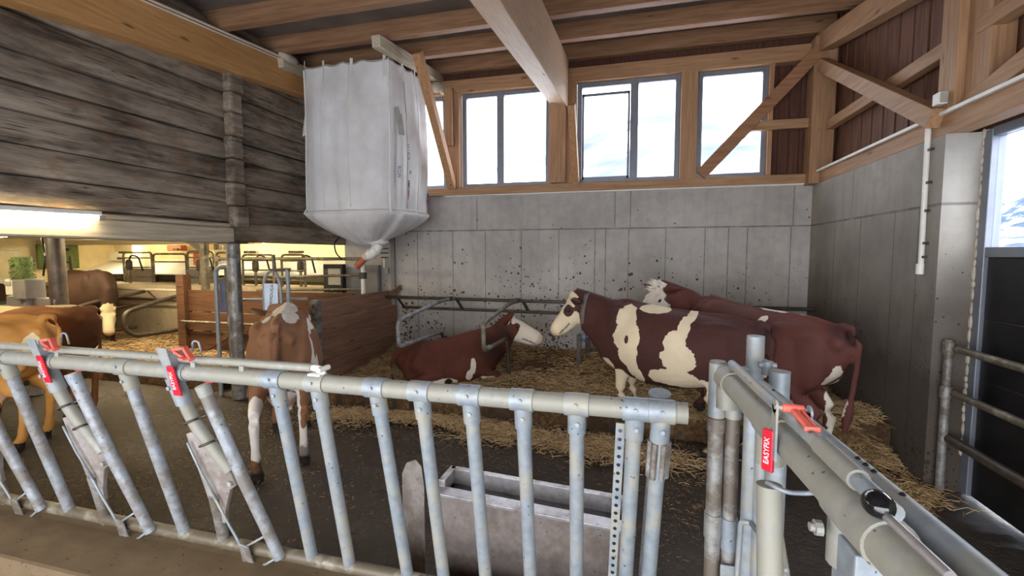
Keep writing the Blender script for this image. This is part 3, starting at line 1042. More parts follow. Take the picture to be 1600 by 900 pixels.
def head_frame(yaw, pitch, roll=0.0):
    y, p = R(yaw), R(pitch)
    f = V((math.cos(p) * math.cos(y), math.cos(p) * math.sin(y), math.sin(p)))
    s = V((-math.sin(y), math.cos(y), 0))
    u = f.cross(s)
    if roll:
        rm = Matrix.Rotation(R(roll), 3, f)
        s, u = rm @ s, rm @ u
    return f, s, u

def blob(lst, p):
    """strongest of soft ellipsoids at p: 1 in a centre, 0 on a surface"""
    best = -1.0
    for c, r in lst:
        d = math.sqrt(((p[0] - c[0]) / r[0]) ** 2 + ((p[1] - c[1]) / r[1]) ** 2 + ((p[2] - c[2]) / r[2]) ** 2)
        best = max(best, 1 - d)
    return best

def make_cow(label, loc, heading, mat, poll, head, white=(), brown=(), dirt=(), dark=(), scale=1.0, slope=0.0, lying=False,
             feet=None, tail=None, voxel=0.014, group=None, udder=True, neck_mid=None, lift=0.0, depth=1.0, forelock=False, hs=1.0, ear_tags=(), collar=None, eyes=True, face_white=True, ear_droop=0.1, ears_brown=True):
    root = thing('cow', label, 'cow', loc, group)
    root.rotation_euler = (0, 0, R(heading))
    root.scale = (scale,) * 3
    bm = bmesh.new()
    def zz(x, z):
        return z + slope * x + lift
    dz = -0.62 if lying else 0.0
    # trunk
    k = 1.0
    T = [(-0.80, 1.19, 0.125, 0.165, 2.2, 0.0), (-0.70, 1.13, 0.215, 0.245, 2.3, 0.05), (-0.52, 1.04, 0.275, 0.335, 2.5, 0.08), (-0.34, 0.985, 0.305, 0.385, 2.4, 0.12),
         (-0.10, 0.94, 0.335, 0.42, 2.3, 0.14), (0.14, 0.93, 0.335, 0.43, 2.2, 0.14), (0.36, 0.955, 0.29, 0.425, 2.2, 0.12), (0.52, 0.995, 0.245, 0.40, 2.2, 0.08),
         (0.66, 1.045, 0.195, 0.325, 2.1, 0.05), (0.76, 1.09, 0.15, 0.25, 2.0, 0.0)]
    if lying:
        T = [(x, z + dz + 0.05 * (1 if abs(x) > .3 else 0.5) - (0.0 if x > -.6 else .06), w * 1.12, h * (0.92 if x > -.4 else 0.95), e, pe * 1.2) for x, z, w, h, e, pe in T]
    if depth != 1.0:
        T = [(x, z + h * (1 - depth), w, h * depth, e, pe) for x, z, w, h, e, pe in T]
    ring_loft(bm, [((x, 0, zz(x, z)), w, h, e, pe) for x, z, w, h, e, pe in T], 28)
    def ell(c, r, rot=None):
        mt = Matrix.Translation(V((c[0], c[1], zz(c[0], c[2])))) @ (rot.to_4x4() if rot else Matrix.Identity(4)) @ Matrix.Diagonal((*r, 1))
        bmesh.ops.create_uvsphere(bm, u_segments=16, v_segments=10, radius=1, matrix=mt)
    # spine, hips, shoulders, brisket
    ring_loft(bm, [((x, 0, zz(x, z) + dz), .035, .03) for x, z in ((-.80, 1.33), (-.6, 1.365), (-.3, 1.355), (0, 1.345), (.3, 1.365), (.45, 1.385), (.6, 1.35))], 10)
    for sgn in (-1, 1):
        ell((-0.46, sgn * 0.165, 1.225 + dz), (0.24, 0.088, 0.10))
        ell((-0.80, sgn * 0.10, 1.20 + dz), (0.07, 0.05, 0.06))
        ell((0.47, sgn * 0.175, 1.06 + dz), (0.15, 0.075, 0.26))
        ell((-0.60, sgn * 0.16, 1.02 + dz), (0.20, 0.105, 0.26))
        ell((0.05, sgn * 0.20, 0.93 + dz), (0.30, 0.135, 0.27))
    ell((0.64, 0, 0.86 + dz + (0.06 if lying else 0)), (0.16, 0.12, 0.20))
    if udder and not lying:
        ell((-0.34, 0, 0.63), (0.21, 0.15, 0.15))
        for sx in (-.42, -.27):
            for sy in (-.06, .06):
                ring_loft(bm, [((sx, sy, zz(sx, .52)), .022, .022), ((sx, sy, zz(sx, .45)), .018, .018)], 8)
    hoofs = []
    # legs
    if not lying:
        ft = feet or {}
        for key, sy in (('fl', 1), ('fr', -1)):
            fx, fy, fz = ft.get(key, (0.46, 0.15, 0.0))
            fy *= sy
            top = V((0.46, sy * 0.165, zz(0.46, 0.98)))
            elb = V((0.43, sy * 0.165, zz(0.43, 0.76)))
            foot = V((fx, fy, fz))
            knee = elb.lerp(foot, 0.48) + V((0.035, 0, 0))
            fet = foot + V((-0.02, 0, 0.125))
            ring_loft(bm, [(top, 0.085, 0.15, 2.0), (elb, 0.072, 0.105, 2.0), (elb.lerp(knee, .55), .054, .068), (knee + V((0, 0, .05)), .052, .056), (knee, .050, .056), (knee - V((0, 0, .06)), .040, .043),
                           (knee.lerp(fet, .5), .032, .037), (fet, .043, .047), (foot + V((.015, 0, .075)), .043, .048), (foot + V((.03, 0, .045)), .052, .065), (foot + V((.035, 0, .012)), .056, .076)], 14)
            hoofs.append((foot + V((.03, 0, 0)), .13, 0.075))
        for key, sy in (('hl', 1), ('hr', -1)):
            fx, fy, fz = ft.get(key, (-0.62, 0.16, 0.0))
            fy *= sy
            hip = V((-0.56, sy * 0.15, zz(-0.56, 1.06)))
            sti = V((-0.44 + (fx + .62) * .3, sy * 0.185, zz(-0.44, 0.80)))
            foot = V((fx, fy, fz))
            hock = foot + V((-0.085, 0, 0.50 + slope * -0.6))
            fet = foot + V((-0.045, 0, 0.125))
            ring_loft(bm, [(hip, 0.10, 0.235), (hip.lerp(sti, .55), 0.105, 0.21), (sti, 0.085, 0.15), (sti.lerp(hock, .5), .060, .095), (hock + V((.02, 0, .08)), .046, .066), (hock, .044, .06),
                           (hock - V((-.008, 0, .09)), .036, .047), (hock.lerp(fet, .6), .034, .040), (fet, .045, .049), (foot + V((-.01, 0, .075)), .044, .05), (foot + V((.0, 0, .045)), .053, .066), (foot + V((.01, 0, .012)), .057, .076)], 14)
            hoofs.append((foot, .13, 0.075))
    else:
        for sy in (1, -1):
            # folded fore legs: knee forward, cannon tucked back
            sh = V((0.50, sy * .19, .42)); el = V((0.40, sy * .24, .20)); kn = V((0.74, sy * .20, .10)); ft_ = V((0.46, sy * .13, .05))
            ring_loft(bm, [(sh, .09, .14), (el, .075, .10), (el.lerp(kn, .5), .058, .07), (kn, .052, .056)], 12)
            ring_loft(bm, [(kn, .05, .05), (kn.lerp(ft_, .5), .036, .036), (ft_, .045, .045), (ft_ + V((-.08, 0, .0)), .052, .05)], 12)
            hoofs.append((ft_ + V((-.08, 0, 0)), .09, .2))
        for sy in (1, -1):
            hp = V((-0.58, sy * .20, .42)); st = V((-.18, sy * .33, .22)); hk = V((-.66, sy * .36, .09)); ft_ = V((-.16, sy * .40, .055))
            ring_loft(bm, [(hp, .12, .22), (hp.lerp(st, .5), .11, .19), (st, .085, .12)], 14)
            ring_loft(bm, [(st, .08, .11), (st.lerp(hk, .5) + V((0, 0, .0)), .075, .10), (hk, .058, .065)], 14)
            ring_loft(bm, [(hk, .052, .056), (hk.lerp(ft_, .5), .04, .042), (ft_, .05, .05), (ft_ + V((.07, 0, -.005)), .055, .05)], 12)
            hoofs.append((ft_ + V((.07, 0, 0)), .085, .2))
    # tail
    tl = tail or [(-0.80, 0, 1.345), (-0.88, 0, 1.33), (-0.915, 0, 1.20), (-0.905, 0.01, 0.95), (-0.90, 0.015, 0.72), (-0.90, 0.015, 0.58), (-0.89, 0.01, 0.44)]
    tr = [.045, .036, .030, .025, .024, .045, .025]
    ring_loft(bm, [((x, y, zz(x, z) if z > .9 else z - slope * .7), r, r) for (x, y, z), r in zip(tl, tr)], 10)
    # neck and head
    poll = V(poll)
    f, s, u = head_frame(*head)
    f0, s0, u0 = f, s, u
    f, s, u = f * hs, s * hs, u * hs
    hb = poll + f * 0.07 - u * 0.13
    n0 = V((0.58, 0, zz(.58, 1.07) + dz + (0.02 if lying else 0)))
    n1 = V((0.70, 0, zz(.70, 1.10) + dz + (0.02 if lying else 0)))
    nm = V(neck_mid) if neck_mid else n1.lerp(hb - f * .02, 0.52) + V((0, 0, .02))
    sm = (V((0, 1, 0)) + s0).normalized()
    ring_loft(bm, [(n0, .185, .33), (n1, .155, .29), (nm, .115, .225, 2, 0, sm), (hb - f * .05, .100, .170, 2, 0, s), (hb + f * .04, .095, .14, 2, 0, s)], 18)
    ring_loft(bm, [(n0 + V((.05, 0, -.22)), .05, .09), (n1.lerp(nm, .4) + V((.03, 0, -.24)), .035, .09), (nm + V((0, 0, -.17)), .03, .06)], 10)
    H = [(-.03, .085, .075), (.03, .112, .115), (.10, .120, .145), (.18, .116, .15), (.26, .104, .138), (.34, .092, .120), (.42, .090, .108), (.475, .095, .100), (.505, .090, .088)]
    ring_loft(bm, [(poll + f * a - u * (h * .92), w * hs, h * hs, 2.3, 0.12 if .0 < a < .3 else 0, s) for a, w, h in H], 18)
    # lower jaw and lips
    ring_loft(bm, [(poll + f * a - u * d, w * hs, h * hs, 2, 0, s) for a, d, w, h in ((.08, .240, .08, .065), (.20, .238, .074, .06), (.32, .210, .066, .05), (.43, .185, .068, .04), (.475, .165, .060, .03))], 12)
    # brow ridges, muzzle, nostrils rim
    def bl(c, r):
        rot = Matrix((f, s, u)).transposed()
        mt = Matrix.Translation(c) @ rot.to_4x4() @ Matrix.Diagonal((*r, 1))
        bmesh.ops.create_uvsphere(bm, u_segments=14, v_segments=8, radius=1, matrix=mt)
    bl(poll + f * .0 + u * .0, (.06, .075, .045))
    for sy in (1, -1):
        bl(poll + f * .155 + s * sy * .095 - u * .055, (.05, .035, .035))
        bl(poll + f * .495 + s * sy * .042 - u * .05, (.035, .028, .03))
    # ears
    for sy in (1, -1):
        e0 = poll + f * .03 + s * sy * .09 - u * .055
        d = (s * sy * 1.0 - u * ear_droop - f * 0.22).normalized()
        w = (u * 0.9 + f * .25)
        w = (w - d * w.dot(d)).normalized()
        ring_loft(bm, [(e0, .034, .032, 2, 0, w), (e0 + d * .05, .056, .027, 2, 0, w), (e0 + d * .12, .075, .025, 2, 0, w), (e0 + d * .18, .060, .022, 2, 0, w), (e0 + d * .225, .028, .018, 2, 0, w)], 12)
    if lying:
        pass
    bmesh.ops.recalc_face_normals(bm, faces=bm.faces)
    me = bpy.data.meshes.new('cow_raw')
    bm.to_mesh(me)
    bm.free()
    tmp = bpy.data.objects.new('cow_raw', me)
    COL.objects.link(tmp)
    rm = tmp.modifiers.new('r', 'REMESH')
    rm.mode = 'VOXEL'
    rm.voxel_size = voxel
    rm.use_smooth_shade = True
    sm_ = tmp.modifiers.new('s', 'SMOOTH')
    sm_.factor = 0.5
    sm_.iterations = 9
    dg = bpy.context.evaluated_depsgraph_get()
    body = bpy.data.meshes.new_from_object(tmp.evaluated_get(dg))
    bpy.data.objects.remove(tmp)
    bpy.data.meshes.remove(me)
    body.name = 'body'
    body.materials.clear()
    body.materials.append(mat)
    names = ('white', 'pink', 'hoof', 'dirt', 'dark')
    vals = {q: [0.0] * len(body.vertices) for q in names}
    wl = [(V(c), r) for c, r in white]
    bl_ = [(V(c), r) for c, r in brown]
    dl = [(V(c), r) for c, r in dirt]
    kl = [(V(c), r) for c, r in dark]
    for v in body.vertices:
        p = v.co
        i = v.index
        q = p - poll
        hx, hy, hz = q.dot(f0) / hs, q.dot(s0) / hs, q.dot(u0) / hs
        on_head = -0.05 < hx < .6 and abs(hy) < .16 and -.32 < hz < .10
        w = blob(wl, p) if wl else -1.0
        if bl_:
            w = min(w, -blob(bl_, p))
        if face_white and on_head:
            if face_white == 'blaze':
                fw = 0.5 - abs(hy) / .09 * .5 if hx > .02 else -.5
            elif face_white == 'front':
                fw = .6 if (hx > .04 and hz > -.05 - .25 * hx and abs(hy) < .105) or hx > .21 else -.6
            elif face_white == 'all':
                fw = .7 if hx > .0 else (.7 if abs(hy) < .09 and hz > -.13 else -.5)
            else:
                fw = .6
            w = max(w, fw)
        ear = abs(hy) > .115 and -.12 < hx < .12 and hz > -.2 and abs(hy) < .36
        if ear and ears_brown:
            w = -1.0
        if on_head and bl_:
            w = min(w, -blob(bl_, p))
        vals['white'][i] = max(-1, min(1, w))
        if hx > .47 and on_head:
            vals['pink'][i] = min(1, (hx - .47) / .04) * .55
        if udder and not lying and blob([(V((-.34, 0, .60)), (.20, .15, .15))], p) > 0.02 and p.z < .62:
            vals['pink'][i] = .8
        if hx > .488 and hx < .53 and hz > -.10 and .022 < abs(hy) < .055 and on_head and hz > -.085:
            vals['hoof'][i] = 0.0
        if .30 < hx < .50 and on_head and abs(hz + .150 + (.50 - hx) * .16) < .011:
            vals['dirt'][i] = 1.0  # mouth crease painted dark through the stain mask
        for hp, hr, ht in hoofs:
            if (p - hp).length < hr and p.z - hp.z < ht:
                vals['hoof'][i] = 1.0
        vals['dirt'][i] = max(vals['dirt'][i], blob(dl, p)) if dl else vals['dirt'][i]
        vals['dark'][i] = max(0, min(1, blob(kl, p) * 2)) if kl else 0.0
    for q in names:
        a = body.attributes.new(q, 'FLOAT', 'POINT')
        a.data.foreach_set('value', vals[q])
    o = bpy.data.objects.new('body', body)
    COL.objects.link(o)
    o.parent = root
    def child(name, m, mt, smooth='all'):
        me = bpy.data.meshes.new(name)
        bmesh.ops.recalc_face_normals(m.bm, faces=m.bm.faces)
        m.bm.to_mesh(me)
        m.bm.free()
        me.materials.append(mt)
        if smooth:
            for pl in me.polygons:
                pl.use_smooth = True
        c = bpy.data.objects.new(name, me)
        COL.objects.link(c)
        c.parent = root
        return c
    if eyes:
        for sy in (1, -1):
            child('eye', MB().ball(poll + f * .165 + s * sy * .107 - u * .075, .0235), M['black_plastic'])
        for sy in (1, -1):
            child('nostril', MB().ball(poll + f * .520 + s * sy * .045 - u * .055, (.020, .015, .016), u=10, v=6), M['strap_dark'])
    if forelock:
        m = MB()
        rr = random.Random(4)
        for _ in range(46):
            b = poll + f * rr.uniform(-.03, .08) + s * rr.uniform(-.075, .075) + u * rr.uniform(-.02, .03)
            dd = (u * rr.uniform(.5, 1.0) + f * rr.uniform(-.4, .7) + s * rr.uniform(-.5, .5)).normalized()
            L = rr.uniform(.05, .10)
            m.tube([b, b + dd * L * .6 + f * .008, b + dd * L + f * .03], [.008, .006, .002], 5)
        child('forelock', m, M['forelock'])
    for sy, colr in ear_tags:
        e0 = poll + f * .03 + s * sy * .09 - u * .055
        d = (s * sy * 1.0 - u * ear_droop - f * 0.22).normalized()
        w = u - d * u.dot(d)
        w.normalize()
        c = child('ear_tag', MB().beam(e0 + d * .10 - w * .035 + f * .03, e0 + d * .10 + w * .035 + f * .03, .045, .008, side=d), M[colr], None)
        c['label'] = 'yellow ear tag'
    if collar:
        cpos, axis, rx, rz, mname, pend = collar
        cpos, axis = V(cpos), V(axis).normalized()
        sd = s - axis * s.dot(axis)
        sd.normalize()
        up = axis.cross(sd)
        m = MB()
        prev = None
        n = 28
        rings = []
        for j in range(n):
            a = 2 * PI * j / n
            o_ = sd * math.cos(a) * rx + up * math.sin(a) * rz
            nrm = (sd * math.cos(a) / rx + up * math.sin(a) / rz).normalized()
            c0 = cpos + o_
            rings.append([m.bm.verts.new(c0 + axis * q * .024 + nrm * h_) for q, h_ in ((-1, 0), (1, 0), (1, .007), (-1, .007))])
        for a_, b_ in zip(rings, rings[1:] + rings[:1]):
            for j in range(4):
                m.bm.faces.new((a_[j], a_[(j + 1) % 4], b_[(j + 1) % 4], b_[j]))
        child('collar', m, M[mname])
        if pend:
            low = min((cpos + sd * math.cos(2 * PI * j / n) * rx + up * math.sin(2 * PI * j / n) * rz for j in range(n)), key=lambda q: q.z)
            m = MB().box(low + V((0, 0, -.012)), (.05, .05, .04)).ball(low + V((0, 0, -.10)), (.032, .032, .055))
            c = child('collar_tag', m, M['blue_tag'])
    return root

# heading: degrees from +X; local x forward, y to the animal's left
H_A = hide_mat('hide_dark_red', srgb(70, 42, 38), srgb(40, 26, 25), srgb(220, 202, 172))
H_B = hide_mat('hide_red', srgb(88, 51, 45), srgb(54, 32, 30), srgb(222, 208, 192))
H_C = hide_mat('hide_chestnut', srgb(90, 50, 38), srgb(48, 28, 26), srgb(228, 214, 196))
H_D = hide_mat('hide_light_red', srgb(132, 92, 66), srgb(84, 56, 40), srgb(230, 220, 210))
H_E = hide_mat('hide_ochre', srgb(206, 146, 76), srgb(146, 92, 46), srgb(240, 222, 180))
H_F = hide_mat('hide_fawn', srgb(138, 92, 58), srgb(86, 56, 36), srgb(220, 200, 160))
H_G = hide_mat('hide_brown', srgb(52, 34, 24), srgb(30, 20, 16), srgb(196, 182, 152))

HIPS_DARK = [((-0.80, 0, 1.22), (.16, .14, .14))]
# --- patchy cow, fore feet on the bed (its left flank towards the viewer)
Ax, Ay, Ah, As = 0.37, 5.03, 161.0, 1.02
make_cow('red and white patched cow in profile with white face and grey neck collar', (Ax, Ay, 0.0), Ah, H_A,
    poll=(1.10, 0.02, 1.50), head=(18, -56), slope=0.085, scale=As, lift=.045, depth=.93, hs=.90, udder=False,
    feet={'fl': (0.42, .14, .235), 'fr': (0.40, .16, .235), 'hl': (-0.43, .16, 0.0), 'hr': (-0.70, .16, 0.0)},
    white=[((.39, .20, 1.32), (.10, .2, .15)), ((.36, .26, 1.13), (.15, .2, .16)), ((.335, .28, .97), (.11, .2, .14)), ((.29, .28, .84), (.06, .2, .13)), ((.23, .26, .72), (.055, .2, .10)),
           ((.13, .07, 1.41), (.15, .13, .05)),
           ((-.235, .10, 1.38), (.045, .16, .10)), ((-.19, .24, 1.26), (.055, .2, .12)), ((-.12, .30, 1.12), (.10, .2, .12)), ((-.17, .32, .97), (.165, .2, .13)), ((-.12, .32, .77), (.25, .2, .10)), ((-.30, .3, .68), (.15, .2, .13)), ((-.46, .25, .62), (.12, .2, .16)),
           ((.46, .2, .60), (.12, .2, .17)), ((.60, .12, .78), (.10, .12, .10)), ((.36, -.17, .5), (.14, .12, .36)), ((-.46, .18, .40), (.16, .14, .36)), ((-.7, -.18, .4), (.14, .12, .34)),
           ((0.0, 0, .54), (.35, .2, .08))],
    brown=[((.36, .30, 1.10), (.022, .1, .045)), ((1.10, .14, 1.33), (.075, .09, .07)), ((.93, .05, 1.40), (.07, .12, .20)), ((.51, .14, .30), (.1, .1, .12))],
    dirt=[((-.5, .2, .12), (.2, .2, .3)), ((.44, .14, .37), (.12, .10, .12))],
    dark=HIPS_DARK, collar=((0.93, 0.01, 1.33), (0.94, 0.05, 0.10), .105, .205, 'strap_dark', True), face_white='full', ear_droop=.35)
# --- red cow standing behind it, rump beside the door wall
make_cow('dark red cow standing behind the patched cow, rump beside the door wall', (1.20, 5.28, 0.0), 134.0, H_B,
    poll=(1.02, 0.24, 1.56), head=(80, -48), slope=0.09, scale=1.05, lift=.02, forelock=True, neck_mid=(0.83, .08, 1.33),
    feet={'fl': (0.44, .15, .24), 'fr': (0.52, .15, .24), 'hl': (-0.66, .17, 0.0), 'hr': (-0.58, .17, 0.0)},
    tail=[(-0.80, 0, 1.345), (-0.88, -.01, 1.345), (-0.93, -.02, 1.22), (-0.92, -0.02, 1.0), (-0.90, -0.01, 0.78), (-0.885, 0.01, 0.62), (-0.87, 0.01, 0.48)],
    white=[((-.22, .18, 1.30), (.04, .1, .035)), ((-.20, 0, 1.36), (.18, .03, .04)), ((-.52, 0, 1.40), (.16, .03, .04)), ((-.30, .30, 1.08), (.04, .1, .05)), ((-.30, .33, .88), (.12, .12, .10)), ((-.80, .06, .74), (.10, .10, .25)), ((-.72, -.2, .55), (.12, .1, .30)),
           ((-.3, 0, .6), (.25, .14, .12))],
    dirt=[((-.62, .2, .25), (.3, .3, .5))], dark=HIPS_DARK, ear_tags=[(-1, 'yellow')], face_white='all', ear_droop=.0,
    collar=((0.97, 0.15, 1.42), (0.8, .45, .35), .10, .17, 'blue_tag', False))
# --- lying cow
make_cow('chestnut cow lying in the straw with white face turned to the wall corner', (-2.50, 6.06, 0.20), 28.0, H_C, lying=True, slope=0.17, lift=-.02,
    poll=(0.98, -0.06, 1.06), head=(-22, -30), scale=0.87, hs=1.18, neck_mid=(0.84, -0.02, .74),
    white=[((.30, -.34, .30), (.045, .12, .13)), ((.24, -.34, .16), (.06, .12, .09)), ((.56, -.2, .06), (.14, .10, .06)), ((-.15, -.4, .06), (.22, .12, .085))],
    tail=[(-0.80, 0, .66), (-0.90, -.02, .62), (-0.97, -.06, .46), (-0.95, -0.14, .26), (-0.88, -0.24, .12), (-0.80, -0.32, .06), (-0.70, -0.36, .05)],
    dirt=[((-.9, -.1, .25), (.16, .3, .3))], dark=[((.6, -.1, .5), (.35, .3, .35)), ((.85, 0, .75), (.25, .3, .3))], face_white='front', ear_tags=[(-1, 'white_plastic')], ear_droop=.2)
# --- light red cow seen from behind in the alley
make_cow('light red cow with white back stripes seen from behind in the alley', (-3.54, 4.02, 0.0), 127.0, H_D,
    poll=(1.10, .20, 1.28), head=(38, -40), scale=1.04,
    feet={'fl': (0.46, .15, 0), 'fr': (0.40, .15, 0), 'hl': (-0.78, .19, 0.0), 'hr': (-0.56, .17, 0.0)},
    tail=[(-0.80, 0, 1.35), (-0.895, .0, 1.33), (-0.925, .0, 1.18), (-0.90, 0.01, 0.98), (-0.89, 0.015, 0.82), (-0.88, 0.015, 0.70), (-0.86, 0.01, 0.58)],
    white=[((.15, .0, 1.40), (.60, .15, .10)), ((-.35, -.09, 1.37), (.38, .075, .10)), ((-.40, .12, 1.34), (.16, .035, .06)), ((-.42, -.24, 1.24), (.16, .05, .06)), ((.1, -.26, 1.24), (.45, .06, .07)), ((-.55, -.30, 1.10), (.055, .09, .13)), ((-.58, -.30, .93), (.09, .10, .12)), ((-.45, -.34, .80), (.10, .1, .2)), ((.1, -.33, 1.0), (.05, .1, .24)),
           ((-.80, .19, .45), (.14, .10, .28)), ((-.64, -.10, .50), (.12, .06, .34)), ((-.60, -.17, .24), (.10, .12, .16)), ((.3, .24, 1.2), (.2, .06, .03)), ((1.08, -.06, 1.28), (.18, .07, .2)), ((-.45, 0, .58), (.2, .12, .14))],
    dirt=[((-.78, .19, .10), (.2, .2, .24)), ((-.58, -.2, .12), (.2, .2, .26)), ((-.85, 0, .7), (.14, .14, .3))], dark=[((-.82, .0, 1.1), (.16, .07, .3))], face_white='blaze', ear_droop=-.25)
# --- cattle at the far left, in the old stable
make_cow('ochre cow with its rump and curved tail towards the grey feed fence', (-6.72, 3.05, 0.0), 203.0, H_E, poll=(1.1, 0, 1.3), head=(0, -30), voxel=0.02,
    tail=[(-0.80, 0, 1.35), (-0.92, .02, 1.36), (-0.99, .05, 1.22), (-0.98, 0.06, 1.0), (-0.95, 0.06, 0.80), (-0.93, 0.06, 0.64), (-0.92, 0.05, 0.5)],
    white=[((.1, 0, 1.38), (.35, .2, .1)), ((-.82, .16, 1.05), (.1, .06, .16))], eyes=False, dark=[((-.93, .03, 1.2), (.12, .05, .25))])
make_cow('fawn brown cow with pale saddle standing behind the ochre cow', (-7.25, 3.85, 0.0), 200.0, H_F, poll=(1.1, 0, 1.25), head=(0, -40), voxel=0.02,
    white=[((.15, 0, 1.40), (.22, .22, .12)), ((-.5, 0, 1.40), (.2, .1, .05))], eyes=False, dark=[((-.75, 0, 1.0), (.35, .4, .5))])
make_cow('dark brown cow with lowered white face at the stable cubicles', (-10.55, 6.68, 0.2), -12.0, H_G, poll=(0.98, -.10, 0.76), head=(-24, -66), voxel=0.02, neck_mid=(.84, -.02, .98), slope=0.0, scale=1.08,
    face_white='all', ear_droop=-.1, hs=.88)
make_cow('brown cow mostly hidden behind the cow brush post', (-12.4, 6.6, 0.0), 188.0, H_G, poll=(1.1, 0, 1.25), head=(0, -35), voxel=0.025, eyes=False)
# ================================================================ feed fence along the kerb
FZ, FY = 1.44, 1.70
def fp(x, z, off=0.0):
    """point on the leaning plane of the feed fence"""
    return V((x, FY + (FZ - z) * 0.22 + off, z))

fence = thing('feed_fence', 'long galvanised feed fence with slanted posts and red locking clips on the kerb', 'fence', (-2.0, 1.92, 0.40))
RAIL = 0.038
MB().tube([fp(-4.9, FZ), fp(0.19, FZ)], RAIL, 20).build('top_rail', M['galv_dusty'], fence, smooth=50)
MB().tube([fp(-4.9, .44), fp(0.14, .44)], 0.032, 16).build('bottom_rail', M['galv_old'], fence, smooth=50)

def fence_post(x, mat, xb=None, r=0.0285, z0=.43):
    xb = x if xb is None else xb
    p = MB().tube([fp(x, FZ), fp(xb, z0)], r, 16).build('post', mat, fence, smooth=50)
    m = MB()
    m.tube([fp(x - .045, FZ), fp(x + .045, FZ)], RAIL + .0055, 20)
    m.tube([fp(x, FZ - .015), fp(x - (x - xb) * .12, FZ - .115)], r + .0065, 18)
    m.build('clamp', M['galv'] if x > -2 else M['galv_dusty'], p, smooth=50)
    MB().lathe(fp(x + .004, FZ - .07) + V((0, -r - .014, .0)), [(.0085, 0), (.0085, .012)], 6, (0, 1, 0)).build('bolt', M['galv'], p)
    MB().lathe(fp(x, FZ) + V((0, -RAIL - .012, .008)), [(.007, 0), (.007, .012)], 8, (0, 1, 0)).build('bolt', M['galv'], p)
    return p
for x in (-3.35, -2.46):
    fence_post(x, M['galv_mid'], x + .06)
for x, xb in ((-1.555, -1.57), (-1.335, -1.35), (-1.045, -1.03), (-0.84, -.84), (-0.625, -.63), (-0.41, -.42), (-0.20, -.22), (0.012, -.02)):
    fence_post(x, M['galv'], xb)
# end post with round cap
p = fence_post(0.103, M['galv'], 0.07, r=.0285)
MB().tube([fp(0.10, FZ + .035, .10), fp(0.09, FZ - .03, .10)], .034, 18).tube([fp(0.10, FZ + .040, .10), fp(0.10, FZ + .033, .10)], .041, 20).tube([fp(0.10, FZ - .03, .10), fp(0.06, .43, .10)], .027, 14).build('cap_post', M['galv'], fence, smooth=45)
m = MB()
for k in range(6):
    a = 2 * PI * k / 6
    m.tube([fp(.099 + .031 * math.cos(a), FZ - .12) + V((0, .031 * math.sin(a), 0)), fp(.094 + .031 * math.cos(a), FZ - .27) + V((0, .031 * math.sin(a), 0))], .012, 6)
m.build('rubber_sleeve', M['galv_dirty'], p, smooth=40)
# perforated strip beside the last posts
pb = MB().beam(fp(-.04, 1.37, .02), fp(-.075, .45, .02), .034, .006, side=(1, 0, 0)).build('perforated_bar', M['galv'], fence)
for k in range(24):
    z = 1.34 - k * .037
    MB().lathe(fp(-.04 - (1.37 - z) * .038, z, .0155), [(.0075, 0), (.0075, .002)], 10, (0, 1, 0)).build('hole', M['black_plastic'], pb)

# sliding lock rod above the rail
MB().tube([(-4.9, 1.685, 1.505), (-1.36, 1.70, 1.505)], 0.019, 12).build('lock_rod', M['galv_dusty'], fence, smooth=50)
m = MB().tube(rounded([(-1.37, 1.70, 1.505), (-1.315, 1.70, 1.505), (-1.30, 1.70, 1.47), (-1.335, 1.70, 1.45)], .02), .014, 10).box((-1.335, 1.70, 1.478), (.06, .05, .012)).tube([(-1.30, 1.66, 1.505), (-1.30, 1.73, 1.505)], .012, 10)
m.build('rod_end', M['white_plastic'], fence, smooth=50)
for x in (-3.6, -2.9, -2.0, -1.72):
    MB().box((x, 1.69, 1.483), (.028, .03, .028)).build('rod_guide', M['galv_dusty'], fence, bevel=.004)

